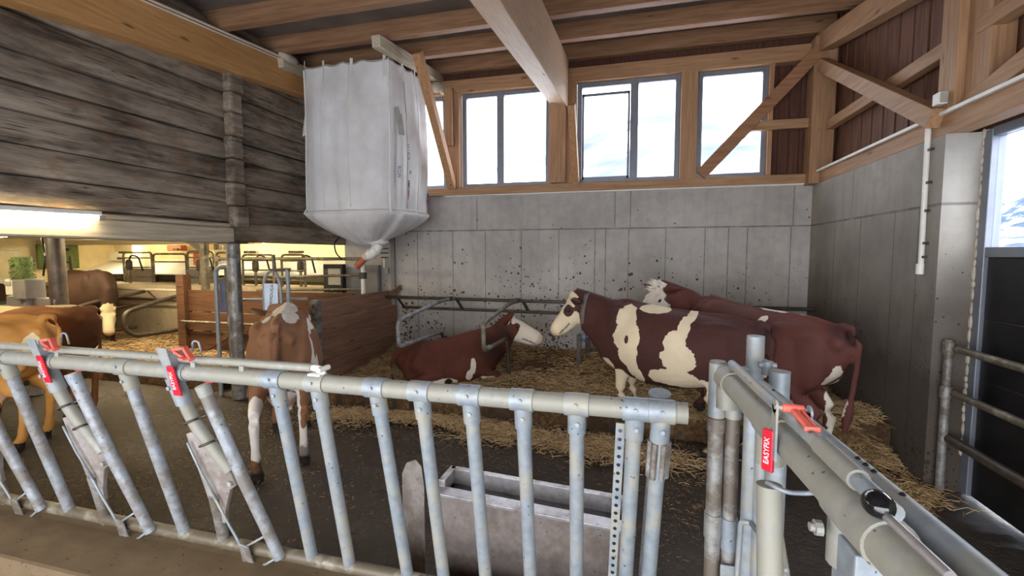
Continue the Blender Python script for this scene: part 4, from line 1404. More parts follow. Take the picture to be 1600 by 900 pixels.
def lock_unit(x0, plate_mat):
    root = fence
    # bracket straddling the rail, bent head post, grey guard plate, foot
    br = MB()
    br.hull8([fp(x0 + .035, 1.34, -.045), fp(x0 + .085, 1.34, -.045), fp(x0 + .085, 1.34, -.039), fp(x0 + .035, 1.34, -.039),
              fp(x0 + .015, 1.565, -.045), fp(x0 + .075, 1.565, -.045), fp(x0 + .075, 1.565, -.039), fp(x0 + .015, 1.565, -.039)])
    br.span((x0 + .07, 1.645, 1.46), (x0 + .078, 1.72, 1.56))
    br.tube([fp(x0 + .02, FZ), fp(x0 + .115, FZ)], RAIL + .006, 18)
    br.tube([fp(x0 + .02, 1.36, -.05), fp(x0 + .02, 1.36, .0)], .010, 8)
    b = br.build('lock_bracket', M['galv'], root, smooth=40)
    # red clip with lettering hanging over the rail
    c = MB().hull8([fp(x0 + .058, 1.330, -.058), fp(x0 + .104, 1.330, -.058), fp(x0 + .104, 1.330, -.047), fp(x0 + .058, 1.330, -.047),
                    fp(x0 + .058, 1.480, -.058), fp(x0 + .100, 1.480, -.058), fp(x0 + .100, 1.480, -.047), fp(x0 + .058, 1.480, -.047)]).build('red_clip', M['red'], root, bevel=.004)
    c['label'] = 'red plastic clip with white lettering'
    up = (fp(0, 1.48) - fp(0, 1.33)).normalized()
    text_mesh('clip_lettering', 'EASYFIX', M['text_white'], fp(x0 + .080, 1.408, -.0600), up, (-1, 0, 0), .026, c)
    # coral lever on top
    l = MB()
    q = [V((x0 + .085, 1.66, 1.555)), V((x0 + .16, 1.65, 1.570)), V((x0 + .225, 1.63, 1.522))]
    l.beam(q[0], q[1], .034, .014, side=(0, 1, 0)); l.beam(q[1], q[2], .026, .014, side=(0, 1, 0)); l.beam(V((x0 + .11, 1.64, 1.55)), V((x0 + .225, 1.62, 1.520)), .016, .012, side=(0, 1, 0))
    l.beam(V((x0 + .19, 1.60, 1.528)), V((x0 + .20, 1.66, 1.528)), .03, .012)
    lv = l.build('release_lever', M['coral'], root, bevel=.003)
    lv['label'] = 'faded red release lever'
    MB().tube(rounded([(x0 + .145, 1.70, 1.54), (x0 + .150, 1.70, 1.592), (x0 + .185, 1.70, 1.592), (x0 + .20, 1.70, 1.535)], .018), .005, 8).build('wire_loop', M['galv'], lv, smooth='all')
    # head post: straight stub, bent towards the next post
    hp = MB().tube(rounded([fp(x0 + .015, FZ - .02), fp(x0 + .055, 1.17), fp(x0 + .215, .915)], .10), .030, 16).build('head_post', M['galv_dusty'], root, smooth=50)
    MB().tube([fp(x0 + .012, FZ - .03), fp(x0 + .035, 1.27)], .037, 18).build('clamp', M['galv'], hp, smooth=50)
    for z in (1.175, 1.06):
        xx = x0 + .055 + (1.17 - z) * .62 if z < 1.17 else x0 + .055
        ring = [fp(xx + .042 * math.cos(a), z + .018 * math.cos(a), .042 * math.sin(a)) for a in [2 * PI * k / 14 for k in range(14)]]
        MB().tube(ring + [ring[0]], .006, 6).tube([fp(xx + .04, z + .018), fp(xx + .10, z + .04)], .006, 6).build('wire_ring', M['dark_steel'], hp, smooth='all')
    g = MB()
    pl = [(x0 + .000, 1.10), (x0 + .06, 1.12), (x0 + .225, .90), (x0 + .235, .83), (x0 + .19, .80), (x0 + .12, .66), (x0 + .10, .58), (x0 + .035, .57), (x0 + .015, .86)]
    for off in (-.012, .012):
        pass
    fr = [g.bm.verts.new(fp(a, b_, -.012)) for a, b_ in pl]
    bk = [g.bm.verts.new(fp(a, b_, .012)) for a, b_ in pl]
    g.bm.faces.new(fr); g.bm.faces.new(bk[::-1])
    for i in range(len(pl)):
        j = (i + 1) % len(pl)
        g.bm.faces.new((fr[i], fr[j], bk[j], bk[i]))
    gp = g.build('guard_plate', plate_mat, root, bevel=.004)
    MB().lathe(fp(x0 + .215, .845, -.03), [(.013, 0), (.013, .06)], 10, (0, 1, 0)).build('pivot_bolt', M['galv'], gp)
    MB().tube([fp(x0 + .07, .74), fp(x0 + .055, .60), fp(x0 + .035, .415)], [.034, .03, .027], 14).build('foot_post', M['galv_dirty'], root, smooth=50)
    # swinging lever tube with wire fork and paddle
    lt = MB().tube([fp(x0 + .165, 1.36, .012), fp(x0 + .305, .888, -.02), fp(x0 + .43, .455, -.035)], [.030, .029, .027], 16).build('swing_lever', M['galv_mid'], root, smooth=50)
    MB().tube([fp(x0 + .163, 1.372, .012), fp(x0 + .175, 1.32, .01)], [.034, .032], 16).build('lever_cap', M['galv'], lt, smooth=50)
    MB().tube([fp(x0 + .424, .470, -.035), fp(x0 + .433, .446, -.035)], .0285, 16).build('lever_cap', M['galv'], lt, smooth=50)
    MB().box(fp(x0 + .185, 1.415, .045), (.05, .012, .07), (R(-12), 0, 0)).build('red_catch', M['red'], root, bevel=.003)
    w = MB()
    w.tube(rounded([fp(x0 + .095, .76, -.03), fp(x0 + .15, .62, -.04), fp(x0 + .20, .50, -.045), fp(x0 + .22, .40, -.05), fp(x0 + .31, .37, -.05), fp(x0 + .41, .44, -.045)], .05), .0065, 8)
    w.tube([fp(x0 + .235, .48, -.045), fp(x0 + .36, .56, -.035)], .006, 8)
    w.tube(rounded([fp(x0 + .02, 1.06, -.03), fp(x0 + .06, .90, -.035), fp(x0 + .11, .74, -.03)], .05), .006, 8)
    wf = w.build('wire_fork', M['galv'], root, smooth='all')
    MB().hull8([fp(x0 + .195, .37, -.056), fp(x0 + .27, .36, -.056), fp(x0 + .27, .36, -.044), fp(x0 + .195, .37, -.044),
                fp(x0 + .205, .50, -.056), fp(x0 + .262, .49, -.056), fp(x0 + .262, .49, -.044), fp(x0 + .205, .50, -.044)]).build('paddle', M['galv_dirty'], wf, bevel=.006)
for x0 in (-3.91, -3.04, -2.17):
    lock_unit(x0, M['grey_sheet'])

# ================================================================ gate section running towards the feed table
gate = thing('feed_fence', 'galvanised gate with twin rails, black ball handle and one red clip', 'fence', (0.40, 1.85, 0.0))
def gp(y, dx=0.0, z=1.54):
    return V((.34 + (1.83 - y) * .058 + dx, y, z))
MB().tube([gp(1.86), gp(.30)], .038, 20).build('inner_rail', M['galv_dusty'], gate, smooth=50)
MB().tube([gp(1.72, .080, 1.54), gp(.30, .078, 1.54)], .031, 20).build('outer_rail', M['galv'], gate, smooth=50)
MB().tube([gp(1.80, .006, 1.604), gp(.80, -.012, 1.608)], .0150, 12).build('lock_rod', M['galv'], gate, smooth=50)
MB().tube([gp(1.06, -.006, 1.607), gp(.905, -.010, 1.608)], .0195, 14).build('rod_sleeve', M['galv_dusty'], gate, smooth=50)
h = MB().ball(gp(.795, -.036, 1.622), (.0215, .027, .0200), Matrix.Rotation(R(-4), 3, 'Z'), 24, 16).build('ball_handle', M['black_plastic'], gate, smooth='all')
h['label'] = 'glossy black ball handle'
MB().tube([gp(.78, -.036, 1.616), gp(.66, -.026, 1.606)], .0070, 12).build('handle_rod', M['stainless'], h, smooth=50)
# clamps along the inner rail
for y, l in ((1.80, .05), (1.335, .06), (.90, .075)):
    MB().tube([gp(y + l), gp(y - l)], .0435, 20).tube([gp(y + l * .6), gp(y + l * .6) - V((0, 0, .001)), gp(y + l * .6, 0, 1.43)], .036, 14).build('clamp', M['galv_dusty'], gate, smooth=50)
MB().tube([gp(.71, .078, 1.54), gp(.60, .078, 1.54)], .036, 20).build('clamp', M['coral'] if False else M['galv_dusty'], gate, smooth=50)
for y in (1.60, 1.10, 1.07, 1.04, .95):
    MB().lathe(gp(y, .080, 1.568), [(.004, 0), (.006, .004), (.002, .008)], 6).build('dung_speck', M['black_panel'], gate)
# posts
def gpost(name, x, y, z1, r, mat, z0=0.0, cap=True):
    p = MB().tube([(x, y, z0), (x, y, z1)], r, 20).build(name, mat, gate, smooth=50)
    return p
p1 = gpost('hinge_post', .325, 1.94, 1.582, .0295, M['galv_dirty'])
MB().tube([(.325, 1.94, 1.575), (.325, 1.94, 1.36)], .0325, 20).build('clamp', M['galv'], p1, smooth=50)
MB().tube([(.325, 1.94, .96), (.325, 1.94, .86)], .034, 20).build('clamp', M['galv_dirty'], p1, smooth=50)
MB().tube([(.325, 1.94, 1.355), (.325, 1.94, 1.30)], .034, 20).build('clamp', M['galv_dirty'], p1, smooth=50)
p2 = gpost('hinge_post', .385, 1.94, 1.536, .027, M['galv_dirty'])
MB().tube([(.385, 1.94, .95), (.385, 1.94, .82)], .032, 20).build('clamp', M['galv'], p2, smooth=50)
MB().tube([(.385, 1.94, 1.53), (.385, 1.94, 1.36)], .0325, 20).build('clamp', M['galv'], p2, smooth=50)
p3 = gpost('tall_post', .475, 2.02, 1.675, .033, M['galv'])
MB().box((.43, 2.0, 1.545), (.16, .028, .012), (0, 0, R(14))).build('link_plate', M['galv'], p3, bevel=.003)
p4 = gpost('gate_post', .505, 1.80, 1.585, .0335, M['galv'])
MB().tube([(.505, 1.80, 1.585), (.505, 1.80, 1.588)], .0345, 20).build('post_cap', M['galv_dusty'], p4, smooth=50)
p5 = gpost('gate_post', .435, 1.86, 1.45, .028, M['galv'])
p6 = gpost('gate_post', .47, 1.84, 1.30, .030, M['galv'])
MB().tube([(.49, 1.90, 1.60), (.49, 1.90, 1.55)], .02, 12).tube([(.46, 1.90, 1.585), (.52, 1.90, 1.585)], .012, 8).build('hinge_pin', M['galv'], p4, smooth=50)
MB().box((.40, 1.90, .74), (.10, .012, .07)).build('link_plate', M['galv'], p1, bevel=.003)
# red clip unit on the inner rail
y0 = 1.215
br = MB()
br.box(gp(y0 - .01, -.045, 1.575), (.005, .036, .13)); br.tube([gp(y0 - .01, -.0475, 1.64), gp(y0 - .01, -.0425, 1.64)], .018, 14)
br.box(gp(y0 - .03, .020, 1.600), (.005, .030, .07)); br.tube([gp(y0 - .03, .0175, 1.635), gp(y0 - .03, .0225, 1.635)], .017, 14)
br.tube([gp(y0 - .02, -.05, 1.640), gp(y0 - .02, .028, 1.637)], .006, 8)
br.build('lock_bracket', M['galv'], gate, smooth=40)
rc = MB().box(gp(y0 + .0, -.053, 1.525), (.010, .030, .105), (0, 0, R(41))).build('red_clip', M['red'], gate, bevel=.004)
rc['label'] = 'red plastic clip with white lettering'
text_mesh('clip_lettering', 'EASYFIX', M['text_white'], gp(y0 + .0, -.053, 1.525) + V((-.75, -.66, 0)) * .0058, (0, 0, 1), (-.66, .75, 0), .018, rc)
lv = MB()
lv.tube([gp(y0 - .02, -.034, 1.640), gp(y0 - .02, .012, 1.638)], .011, 10)
lv.beam(gp(y0 - .03, -.012, 1.638), gp(y0 - .10, -.006, 1.622), .015, .011, side=(1, 0, 0))
lv.beam(gp(y0 - .03, .004, 1.638), gp(y0 - .10, .006, 1.622), .008, .011, side=(1, 0, 0))
lv.beam(gp(y0 - .102, -.018, 1.622), gp(y0 - .102, .014, 1.622), .014, .013, side=(0, 1, 0))
o = lv.build('release_lever', M['coral'], gate, bevel=.004)
o['label'] = 'faded red release lever'
MB().tube(rounded([gp(y0 - .0, -.055, 1.445), gp(y0 - .03, -.02, 1.438), gp(y0 - .02, .03, 1.438), gp(y0 - .05, .05, 1.46)], .02), .006, 8).build('wire_loop', M['galv'], o, smooth='all')
# swing lever, brace and bent wire under the rail
MB().tube([gp(1.30, -.02, 1.40), gp(1.24, -.005, .55)], .031, 16).build('swing_lever', M['galv_dusty'], gate, smooth=50)
MB().tube([gp(1.60, .08, 1.20), gp(1.05, .05, .60)], .027, 14).build('brace_tube', M['galv_dusty'], gate, smooth=50)
MB().tube(rounded([(.36, 1.50, 1.18), (.335, 1.52, 1.17), (.335, 1.55, .92), (.36, 1.45, .86), (.40, 1.28, .86)], .06), .0085, 8).tube([(.36, 1.50, 1.18), (.40, 1.30, 1.17)], .0085, 8).build('bent_wire', M['galv'], gate, smooth='all')
MB().span((gp(.90).x - .03, .855, 1.30), (gp(.90).x + .03, .945, 1.50)).build('rail_hanger', M['galv'], gate, bevel=.004)
MB().lathe(gp(.93, -.052, 1.50), [(.014, 0), (.014, .012), (.008, .012), (.008, .02)], 10, (-1, 0, 0)).build('bolt', M['galv_dusty'], gate)

# ================================================================ drinking trough
TX0, TX1, TY0, TY1, TZ = -1.03, -0.00, 2.26, 2.41, 0.70
tr = thing('drinking_trough', 'stainless steel drinking trough standing behind the feed fence', 'trough', (-.5, 2.36, 0.0))
def tq(x, y):
    return y - (x + .5) * .09
m = MB()
def slab(x0, x1, ya, yb, z0, z1):
    m.hull8([(x0, tq(x0, ya), z0), (x1, tq(x1, ya), z0), (x1, tq(x1, yb), z0), (x0, tq(x0, yb), z0), (x0, tq(x0, ya), z1), (x1, tq(x1, ya), z1), (x1, tq(x1, yb), z1), (x0, tq(x0, yb), z1)])
slab(TX0, TX1, TY0 - .03, TY0 - .022, .05, TZ)
slab(TX0, TX1, TY1 + .02, TY1 + .028, .05, TZ + .02)
slab(TX0, TX0 + .008, TY0 - .03, TY1 + .02, .05, TZ)
slab(TX1 - .008, TX1, TY0 - .03, TY1 + .02, .05, TZ)
slab(TX0 + .01, TX1 - .01, TY0 - .02, TY1 + .018, .48, .50)
m.build('trough_body', M['trough_sheet'], tr)
m = MB()
slab(TX0 - .04, TX1 + .03, TY0 - .075, TY0 + .012, TZ - .012, TZ + .006)
m.build('front_rim', M['stainless'], tr, bevel=.003)
m = MB()
slab(TX0, TX1, TY1 - .004, TY1 + .032, TZ - .05, TZ + .045)
slab(TX0 - .01, TX0 + .03, TY0, TY1 + .03, TZ - .03, TZ + .045)
m.build('back_rim', M['stainless'], tr, bevel=.003)
wt = MB().hull8([(TX0 + .01, tq(TX0, TY0 - .02), .62), (TX1 - .01, tq(TX1, TY0 - .02), .62), (TX1 - .01, tq(TX1, TY1 + .015), .62), (TX0 + .01, tq(TX0, TY1 + .015), .62),
            (TX0 + .01, tq(TX0, TY0 - .02), .655), (TX1 - .01, tq(TX1, TY0 - .02), .655), (TX1 - .01, tq(TX1, TY1 + .015), .655), (TX0 + .01, tq(TX0, TY1 + .015), .655)]).build('trough_water', M['water'])
wt['kind'] = 'stuff'; wt['label'] = 'murky water in the steel drinking trough'; wt['category'] = 'water'
# guard plate beside the trough
g = MB()
pl = [(0, 0), (0.24, 0), (0.24, .60), (.215, .715), (.15, .745), (0.05, .70), (0, .62)]
def gq(t, z, o):
    return V((-1.40 + t * .80, 2.55 - t * .35 + o, z))
fr = [g.bm.verts.new(gq(t, z, 0)) for t, z in pl]; bk = [g.bm.verts.new(gq(t, z, .012)) for t, z in pl]
g.bm.faces.new(fr); g.bm.faces.new(bk[::-1])
for i in range(len(pl)):
    j = (i + 1) % len(pl)
    g.bm.faces.new((fr[i], fr[j], bk[j], bk[i]))
tag(g.build('guard_plate', M['grey_sheet'], None, bevel=.005), 'grey sheet metal plate standing at the end of the drinking trough', 'metal plate')

# ================================================================ barrier across the glazed door
ba = thing('door_barrier', 'three dirty steel tubes barring the black roller door', 'barrier', (2.56, 3.5, 0))
for z in (1.23, 0.86, 0.47):
    MB().tube([(2.56, 4.62, z), (2.56, 2.38, z)], .030 if z > .5 else .04, 14).build('barrier_tube', M['galv_old'] if z > .5 else M['dark_steel'], ba, smooth=50)
MB().tube([(2.53, 4.58, 0), (2.53, 4.58, 1.30)], .032, 14).build('post', M['galv_dirty'], ba, smooth=50)
for z in (1.23, .86):
    MB().tube([(2.53, 4.58, z - .05), (2.53, 4.58, z + .05)], .042, 14).build('clamp', M['galv_dirty'], ba, smooth=50)
# ================================================================ big white feed sack under the roof
BX0, BX1, BY0, BY1 = -4.88, -3.40, 6.00, 7.36
def bag_mesh():
    m = MB()
    nz, ns = 64, 26            # rings, points per side
    rr = random.Random(11)
    rows = []
    for k in range(nz + 1):
        t = k / nz
        if t < .80:
            z = 4.84 - (4.84 - 2.66) * (t / .80)
            sc = 1.0 - .015 * (t / .8)
            rnd_ = .06 + .10 * t
        else:
            q = (t - .80) / .20
            z = 2.66 - .46 * (q ** 1.05)
            sc = .985 * math.cos(q * PI / 2 * .93) ** .85 + .07
            rnd_ = .14 + .5 * q
        row = []
        cx, cy = (BX0 + BX1) / 2, (BY0 + BY1) / 2
        hx, hy = (BX1 - BX0) / 2 * sc, (BY1 - BY0) / 2 * sc
        n = ns * 4
        for j in range(n):
            a = 2 * PI * (j + .5) / n
            # rounded square
            ex = 2.0 / max(.18, min(1.0, rnd_ * 1.6))
            ca, sa = math.cos(a), math.sin(a)
            rad = (abs(ca) ** ex + abs(sa) ** ex) ** (-1 / ex)
            ux, uy = rad * ca, rad * sa
            zt = (4.84 - z) / 2.2
            bulge = .055 * math.sin(min(1, max(0, zt)) * PI) + .03 * max(0, min(1, zt))
            face = max(0, 1 - (min(abs(ux), abs(uy))) ** 2)
            w = .046 * mnoise.noise(V((math.cos(a) * 4.2, math.sin(a) * 4.2, z * .35))) + .028 * mnoise.noise(V((math.cos(a) * 11, math.sin(a) * 11, z * .6 + 5)))
            w += .02 * math.sin(j / n * 2 * PI * 12 + z * .5) * max(0, 1 - zt * .6)
            off = bulge * face + w * (.35 + min(1, zt * 1.2))
            top = 0
            if k < 4:
                top = .035 * abs(math.sin(j / n * 2 * PI * 8)) * (1 - k / 4)
            zs = z + .09 * (uy * hy) * max(0, 1 - zt) - top + (.05 * uy * min(1, max(0, zt - .9) * 4) if t > .6 else 0)
            row.append(m.bm.verts.new((cx + ux * (hx + off), cy + uy * (hy + off), zs)))
        rows.append(row)
    for a, b in zip(rows, rows[1:]):
        n = len(a)
        for j in range(n):
            m.bm.faces.new((a[j], b[j], b[(j + 1) % n], a[(j + 1) % n]))
    m.bm.faces.new(rows[-1])
    # sagging lid
    n = len(rows[0])
    lid = [m.bm.verts.new((v.co.x * .5 + (BX0 + BX1) / 4, v.co.y * .5 + (BY0 + BY1) / 4, v.co.z - .12)) for v in rows[0]]
    for j in range(n):
        m.bm.faces.new((rows[0][j], rows[0][(j + 1) % n], lid[(j + 1) % n], lid[j]))
    m.bm.faces.new(lid)
    return m, rows
bag = thing('feed_sack', 'huge white woven bulk sack hanging from the roof above the board partition', 'sack', (-4.1, 6.7, 2.2))
bm_, rows_ = bag_mesh()
RW = [[v.co.copy() for v in r] for r in rows_]
bm_.build('sack_body', M['sack'], bag, smooth='all')
ctr = V(((BX0 + BX1) / 2, (BY0 + BY1) / 2, 0))
def onbag(k, j, out=.004):
    p = RW[k][j % len(RW[k])]
    d = V((p.x - ctr.x, p.y - ctr.y, 0)).normalized()
    return p + d * out
NB = len(RW[0])
def near_col(x, y):
    return min(range(NB), key=lambda j: (RW[20][j].x - x) ** 2 + (RW[20][j].y - y) ** 2)
# vertical seams with stitching
seams = [near_col(BX0, BY0), near_col(BX0 + .42, BY0 - .05), near_col(BX1, BY0), near_col(BX0 + .86, BY0 - .05), near_col(BX1 + .05, BY0 + .42), near_col(BX1 + .05, BY0 + .8), near_col(BX1, BY1)]
for i, j in enumerate(seams):
    MB().tube([onbag(k, j, .003) for k in range(0, 54 if i in (0, 2, 6) else 52, 2)], .011 if i in (0, 2, 6) else .006, 6).build('seam', M['white_plastic'] if i != 4 else M['dusty_web'], bag, smooth='all')
MB().tube([onbag(0, j, .002) - V((0, 0, .015)) for j in range(NB + 1)], .012, 6).build('top_hem', M['pale_grey'], bag, smooth='all')
MB().tube([onbag(51, j, .003) + V((0, 0, .012 * mnoise.noise(V((j * .4, 2, 2))))) for j in range(NB + 1)], .008, 6).build('bottom_hem', M['dusty_web'], bag, smooth='all')
def strap(j, dz, lean=(0, 0, 0)):
    a = onbag(2, j, .004); b = V((a.x, a.y, a.z + dz)) + V(lean)
    MB().beam(onbag(6, j, .006), a, .042, .006, side=(a - ctr).cross(V((0, 0, 1)))).beam(a, b, .042, .006, side=(a - ctr).cross(V((0, 0, 1)))).build('strap', M['sack'], bag)
for x, dz in ((BX0 + .02, .17), (BX0 + .40, .13), (BX0 + .92, .13), (BX1 - .02, .12)):
    strap(near_col(x, BY0 - .05), dz)
for y, dz in ((BY0 + .40, .13), (BY0 + .78, .13), (BY0 + 1.12, .14), (BY1, .15)):
    strap(near_col(BX1 + .05, y), dz, (.0, 0, 0))
strap(near_col(BX0 - .05, BY0 + .6), .16)
# document pouch, flaps, printing
j = near_col(BX1 + .03, BY0 + .22)
m = MB()
p = onbag(18, j, .02)
m.beam(p, p + V((.03, .02, -.30)), .11, .012, side=(.3, 1, 0)); m.beam(p + V((-.01, -.05, .08)), p + V((.0, .0, -.03)), .07, .012, side=(.3, 1, 0))
o = m.build('pouch', M['pale_grey'], bag); o['label'] = 'torn grey document pouch'
j = near_col(BX0 - .03, BY0 + .1)
p = onbag(17, j, .02)
MB().hull8([p + V((-.05, 0, -.28)), p + V((.02, 0, -.26)), p + V((.02, .03, -.26)), p + V((-.05, .03, -.28)), p + V((0, 0, .02)), p + V((.03, 0, .02)), p + V((.03, .03, .02)), p + V((0, .03, .02))]).build('pouch', M['white_plastic'], bag)
def side_frame(y, z):
    """point and axes on the sack side that faces the windows"""
    j = near_col(BX1 + .06, y)
    k = min(range(52), key=lambda q: abs(RW[q][j].z - z))
    p, pa, pb = RW[k][j], RW[k][(j + 1) % NB], RW[k][(j - 1) % NB]
    h = (pa - pb)
    if h.y < 0:
        h = -h
    h.normalize()
    up = (RW[max(0, k - 2)][j] - RW[k + 2][j]).normalized()
    n = h.cross(up)
    if n.x < 0:
        n = -n
    return p + n * .012, h, up, n
def mark(y, z, s):
    p, h, up, n = side_frame(y, z)
    m = MB()
    q = [p - h * s * .55 + up * s * .2, p + h * s * .55 + up * s * .2, p - up * s * 1.0]
    a = [m.bm.verts.new(v) for v in q]; b = [m.bm.verts.new(v + n * .004) for v in q]
    m.bm.faces.new(a[::-1]); m.bm.faces.new(b)
    for i in range(3):
        m.bm.faces.new((a[i], a[(i + 1) % 3], b[(i + 1) % 3], b[i]))
    o = m.build('red_triangle', M['dark_red'], bag); o['label'] = 'printed dark red triangle'
    m = MB()
    for i in range(8):
        aa, bb = 2 * PI * i / 8, 2 * PI * (i + 1) / 8
        c = p + up * s * .85
        m.beam(c + h * s * .45 * math.cos(aa) + up * s * .55 * math.sin(aa), c + h * s * .45 * math.cos(bb) + up * s * .55 * math.sin(bb), .012, .006, side=n)
    for t in (-.2, .15):
        m.beam(p + h * s * t + up * s * .6, p + h * s * (t + .12) + up * s * 1.1, .014, .006, side=n)
    m.build('printed_emblem', M['blue_tag'], bag)
mark(BY0 + .50, 2.96, .12)
mark(BY0 + 1.12, 2.90, .10)
p, h, up, n = side_frame(BY0 + .22, 3.22)
text_mesh('printed_text', 'RGW', M['blue_tag'], p, -up, h, .075, bag)
p, h, up, n = side_frame(BY0 + .50, 3.55)
text_mesh('printed_text', 'n\\O', M['blue_tag'], p, -up, h, .15, bag)
p, h, up, n = side_frame(BY0 + .52, 3.25)
text_mesh('printed_text', '=', M['blue_tag'], p, -up, h, .12, bag)
# outlet neck
sp = MB().lathe((-4.0, 6.62, 2.12), [(.05, 0), (.10, .03), (.20, .07), (.17, .10), (.17, .13)], 20).build('outlet_collar', M['sack'], bag, smooth='all')
# beam the sack hangs from
struct(MB().beam((-3.34, 5.60, 4.80), (-3.34, 7.68, 5.05), .13, .15).build('hanging_beam', M['white_wood'], bevel=.008))
struct(MB().beam((-5.06, 5.85, 4.80), (-5.06, 7.60, 4.98), .12, .14).build('hanging_beam', M['white_wood'], bevel=.008))
struct(MB().ball((-3.32, 7.55, 4.86), (.13, .16, .10)).ball((-3.2, 7.5, 4.78), (.08, .1, .06)).ball((-5.02, 5.98, 4.90), (.07, .2, .07)).build('cobweb_wad', M['dusty_web'], smooth='all'))
# auger pipe
au = thing('feed_auger', 'white corrugated pipe elbow and rust orange tube below the white sack', 'feed pipe', (-4.0, 6.62, 2.1))
m = MB()
pts = [V((-3.98, 6.60, 2.14)), V((-4.0, 6.58, 2.07)), V((-4.08, 6.56, 2.01)), V((-4.16, 6.54, 1.97))]
m.tube(pts, [.075, .085, .08, .07], 16)
for q, nx, r in ((pts[0], pts[1], .092), (pts[1], pts[2], .098), (pts[2], pts[3], .094)):
    d = (nx - q).normalized()
    m.tube([q - d * .014, q + d * .014], r, 16)
m.build('elbow', M['white_plastic'], au, smooth=50)
MB().tube([(-4.15, 6.54, 1.98), (-4.32, 6.52, 1.80)], .055, 14).build('auger_tube', M['orange_tube'], au, smooth=50)
MB().tube([(-4.13, 6.54, 2.0), (-4.18, 6.54, 1.95)], .072, 14).build('pipe_socket', M['dusty_web'], au, smooth=50)
tag(MB().tube(rounded([(-4.6, 6.55, 2.30), (-4.75, 6.55, 2.2), (-4.72, 6.55, 2.02), (-4.60, 6.55, 1.92)], .12), .012, 8).build('black_cable', M['black_plastic'], smooth='all'), 'short black cable hanging from the hem of the white sack', 'cable')

# ================================================================ things on the concrete wall
def sbox(c, s, mat, name='x', parent=None, bevel=.006):
    return MB().box(c, s).build(name, mat, parent, bevel=bevel)
struct(MB().span((-4.30, 7.55, 0.2), (-4.22, 7.60, 2.40)).build('trim_13', M['grey_paint'], bevel=.004))
dr = thing('wall_cabinet', 'grey metal cabinet door on the concrete wall below the feed pipe', 'cabinet', (-4.68, 7.55, 1.25))
sbox((-4.66, 7.54, 1.50), (.30, .10, .62), M['grey_paint'], 'cabinet_body', dr)
sbox((-4.66, 7.485, 1.50), (.27, .012, .58), M['grey_paint'], 'cabinet_door', dr)
MB().ball((-4.76, 7.475, 1.69), .014).build('lock', M['white_plastic'], dr, smooth='all')
jb = thing('junction_box', 'small grey junction box with stub conduit on the concrete wall', 'box', (-4.40, 7.55, 1.70))
sbox((-4.39, 7.56, 1.71), (.10, .07, .11), M['pale_grey'], 'box_body', jb)
MB().tube([(-4.43, 7.56, 1.76), (-4.43, 7.56, 1.92)], .016, 10).build('conduit', M['white_plastic'], jb, smooth=50)
for z in (1.95, 2.03, 2.11):
    MB().tube([(-4.5, 7.57, z), (-4.36, 7.57, z)], .010, 8).build('clip', M['dark_steel'], jb, smooth=50)
cp = thing('cable_pipe', 'white plastic conduit with clips running down the side wall from its junction box', 'conduit', (2.43, 4.83, 1.8))
MB().tube([(2.425, 4.85, 3.10), (2.425, 4.83, 1.90)], .021, 12).build('pipe', M['white_plastic'], cp, smooth=50)
MB().tube([(2.42, 4.83, 1.92), (2.42, 4.83, 1.83)], .030, 12).build('pipe_end', M['white_plastic'], cp, smooth=50)
for z in (2.9, 2.62, 2.38, 2.10, 1.98):
    MB().box((2.432, 4.815, z), (.03, .06, .022)).build('clip', M['dark_steel'], cp, bevel=.003)
sw = thing('socket_box', 'white cubic junction box on the timber post above the conduit', 'box', (2.40, 4.66, 3.26))
sbox((2.40, 4.66, 3.275), (.07, .09, .10), M['white_plastic'], 'box_body', sw, .01)
sbox((2.40, 4.612, 3.275), (.05, .01, .08), M['pale_grey'], 'lid', sw)

# ================================================================ cubicles on the lying bed
nr = thing('neck_rail', 'dark steel neck rails running along the concrete wall over the straw', 'rail', (-1, 7.2, .3))
MB().tube([(-4.18, 7.15, 1.27), (2.40, 7.15, 1.25)], .026, 12).build('upper_rail', M['dark_steel'], nr, smooth=50)
MB().tube([(-3.95, 7.32, 1.08), (-.95, 7.32, 1.06)], .024, 12).build('lower_rail', M['dark_steel'], nr, smooth=50)
for x in (-3.95, -2.86, -1.72):
    MB().beam((x, 7.15, 1.26), (x + .05, 7.32, 1.07), .05, .02).build('rail_hanger', M['dark_steel'], nr)
for x, y, z in ((-.80, 7.0, .78), (-.70, 7.3, .66)):
    MB().beam((x, y, .30), (x, y, z), .07, .05).build('rail_post', M['dark_steel'], nr, bevel=.004)
def divider(x, label, mat, y0=5.26, yl=6.4):
    t = thing('cubicle_divider', label, 'divider', (x, 6.2, .3), 'bent tube dividers between the cubicles')
    MB().tube(rounded([(x, 7.15, 1.28), (x, 6.50, 1.28), (x, y0 - .01, 1.16), (x, y0, .82), (x, yl + .25, .80)], .10), .028, 14).build('divider_tube', mat, t, smooth=50)
    MB().tube([(x, y0 + .13, .83), (x, y0 + .24, .825)], .031, 14).build('worn_sleeve', M['galv'], t, smooth=50)
    MB().box((x, 6.95, 1.285), (.06, .12, .07)).build('clamp', M['dark_steel'], t, bevel=.006)
    MB().tube([(x, yl + .22, .80), (x + .02, yl + .28, .55), (x + .02, yl + .28, .26)], .026, 12).build('divider_foot', M['dark_steel'], t, smooth=50)
divider(-2.90, 'bent steel cubicle divider beside the brown board partition', M['galv_mid'])
divider(-1.77, 'bent steel cubicle divider in front of the lying cow', M['galv_old'], y0=5.30, yl=6.10)

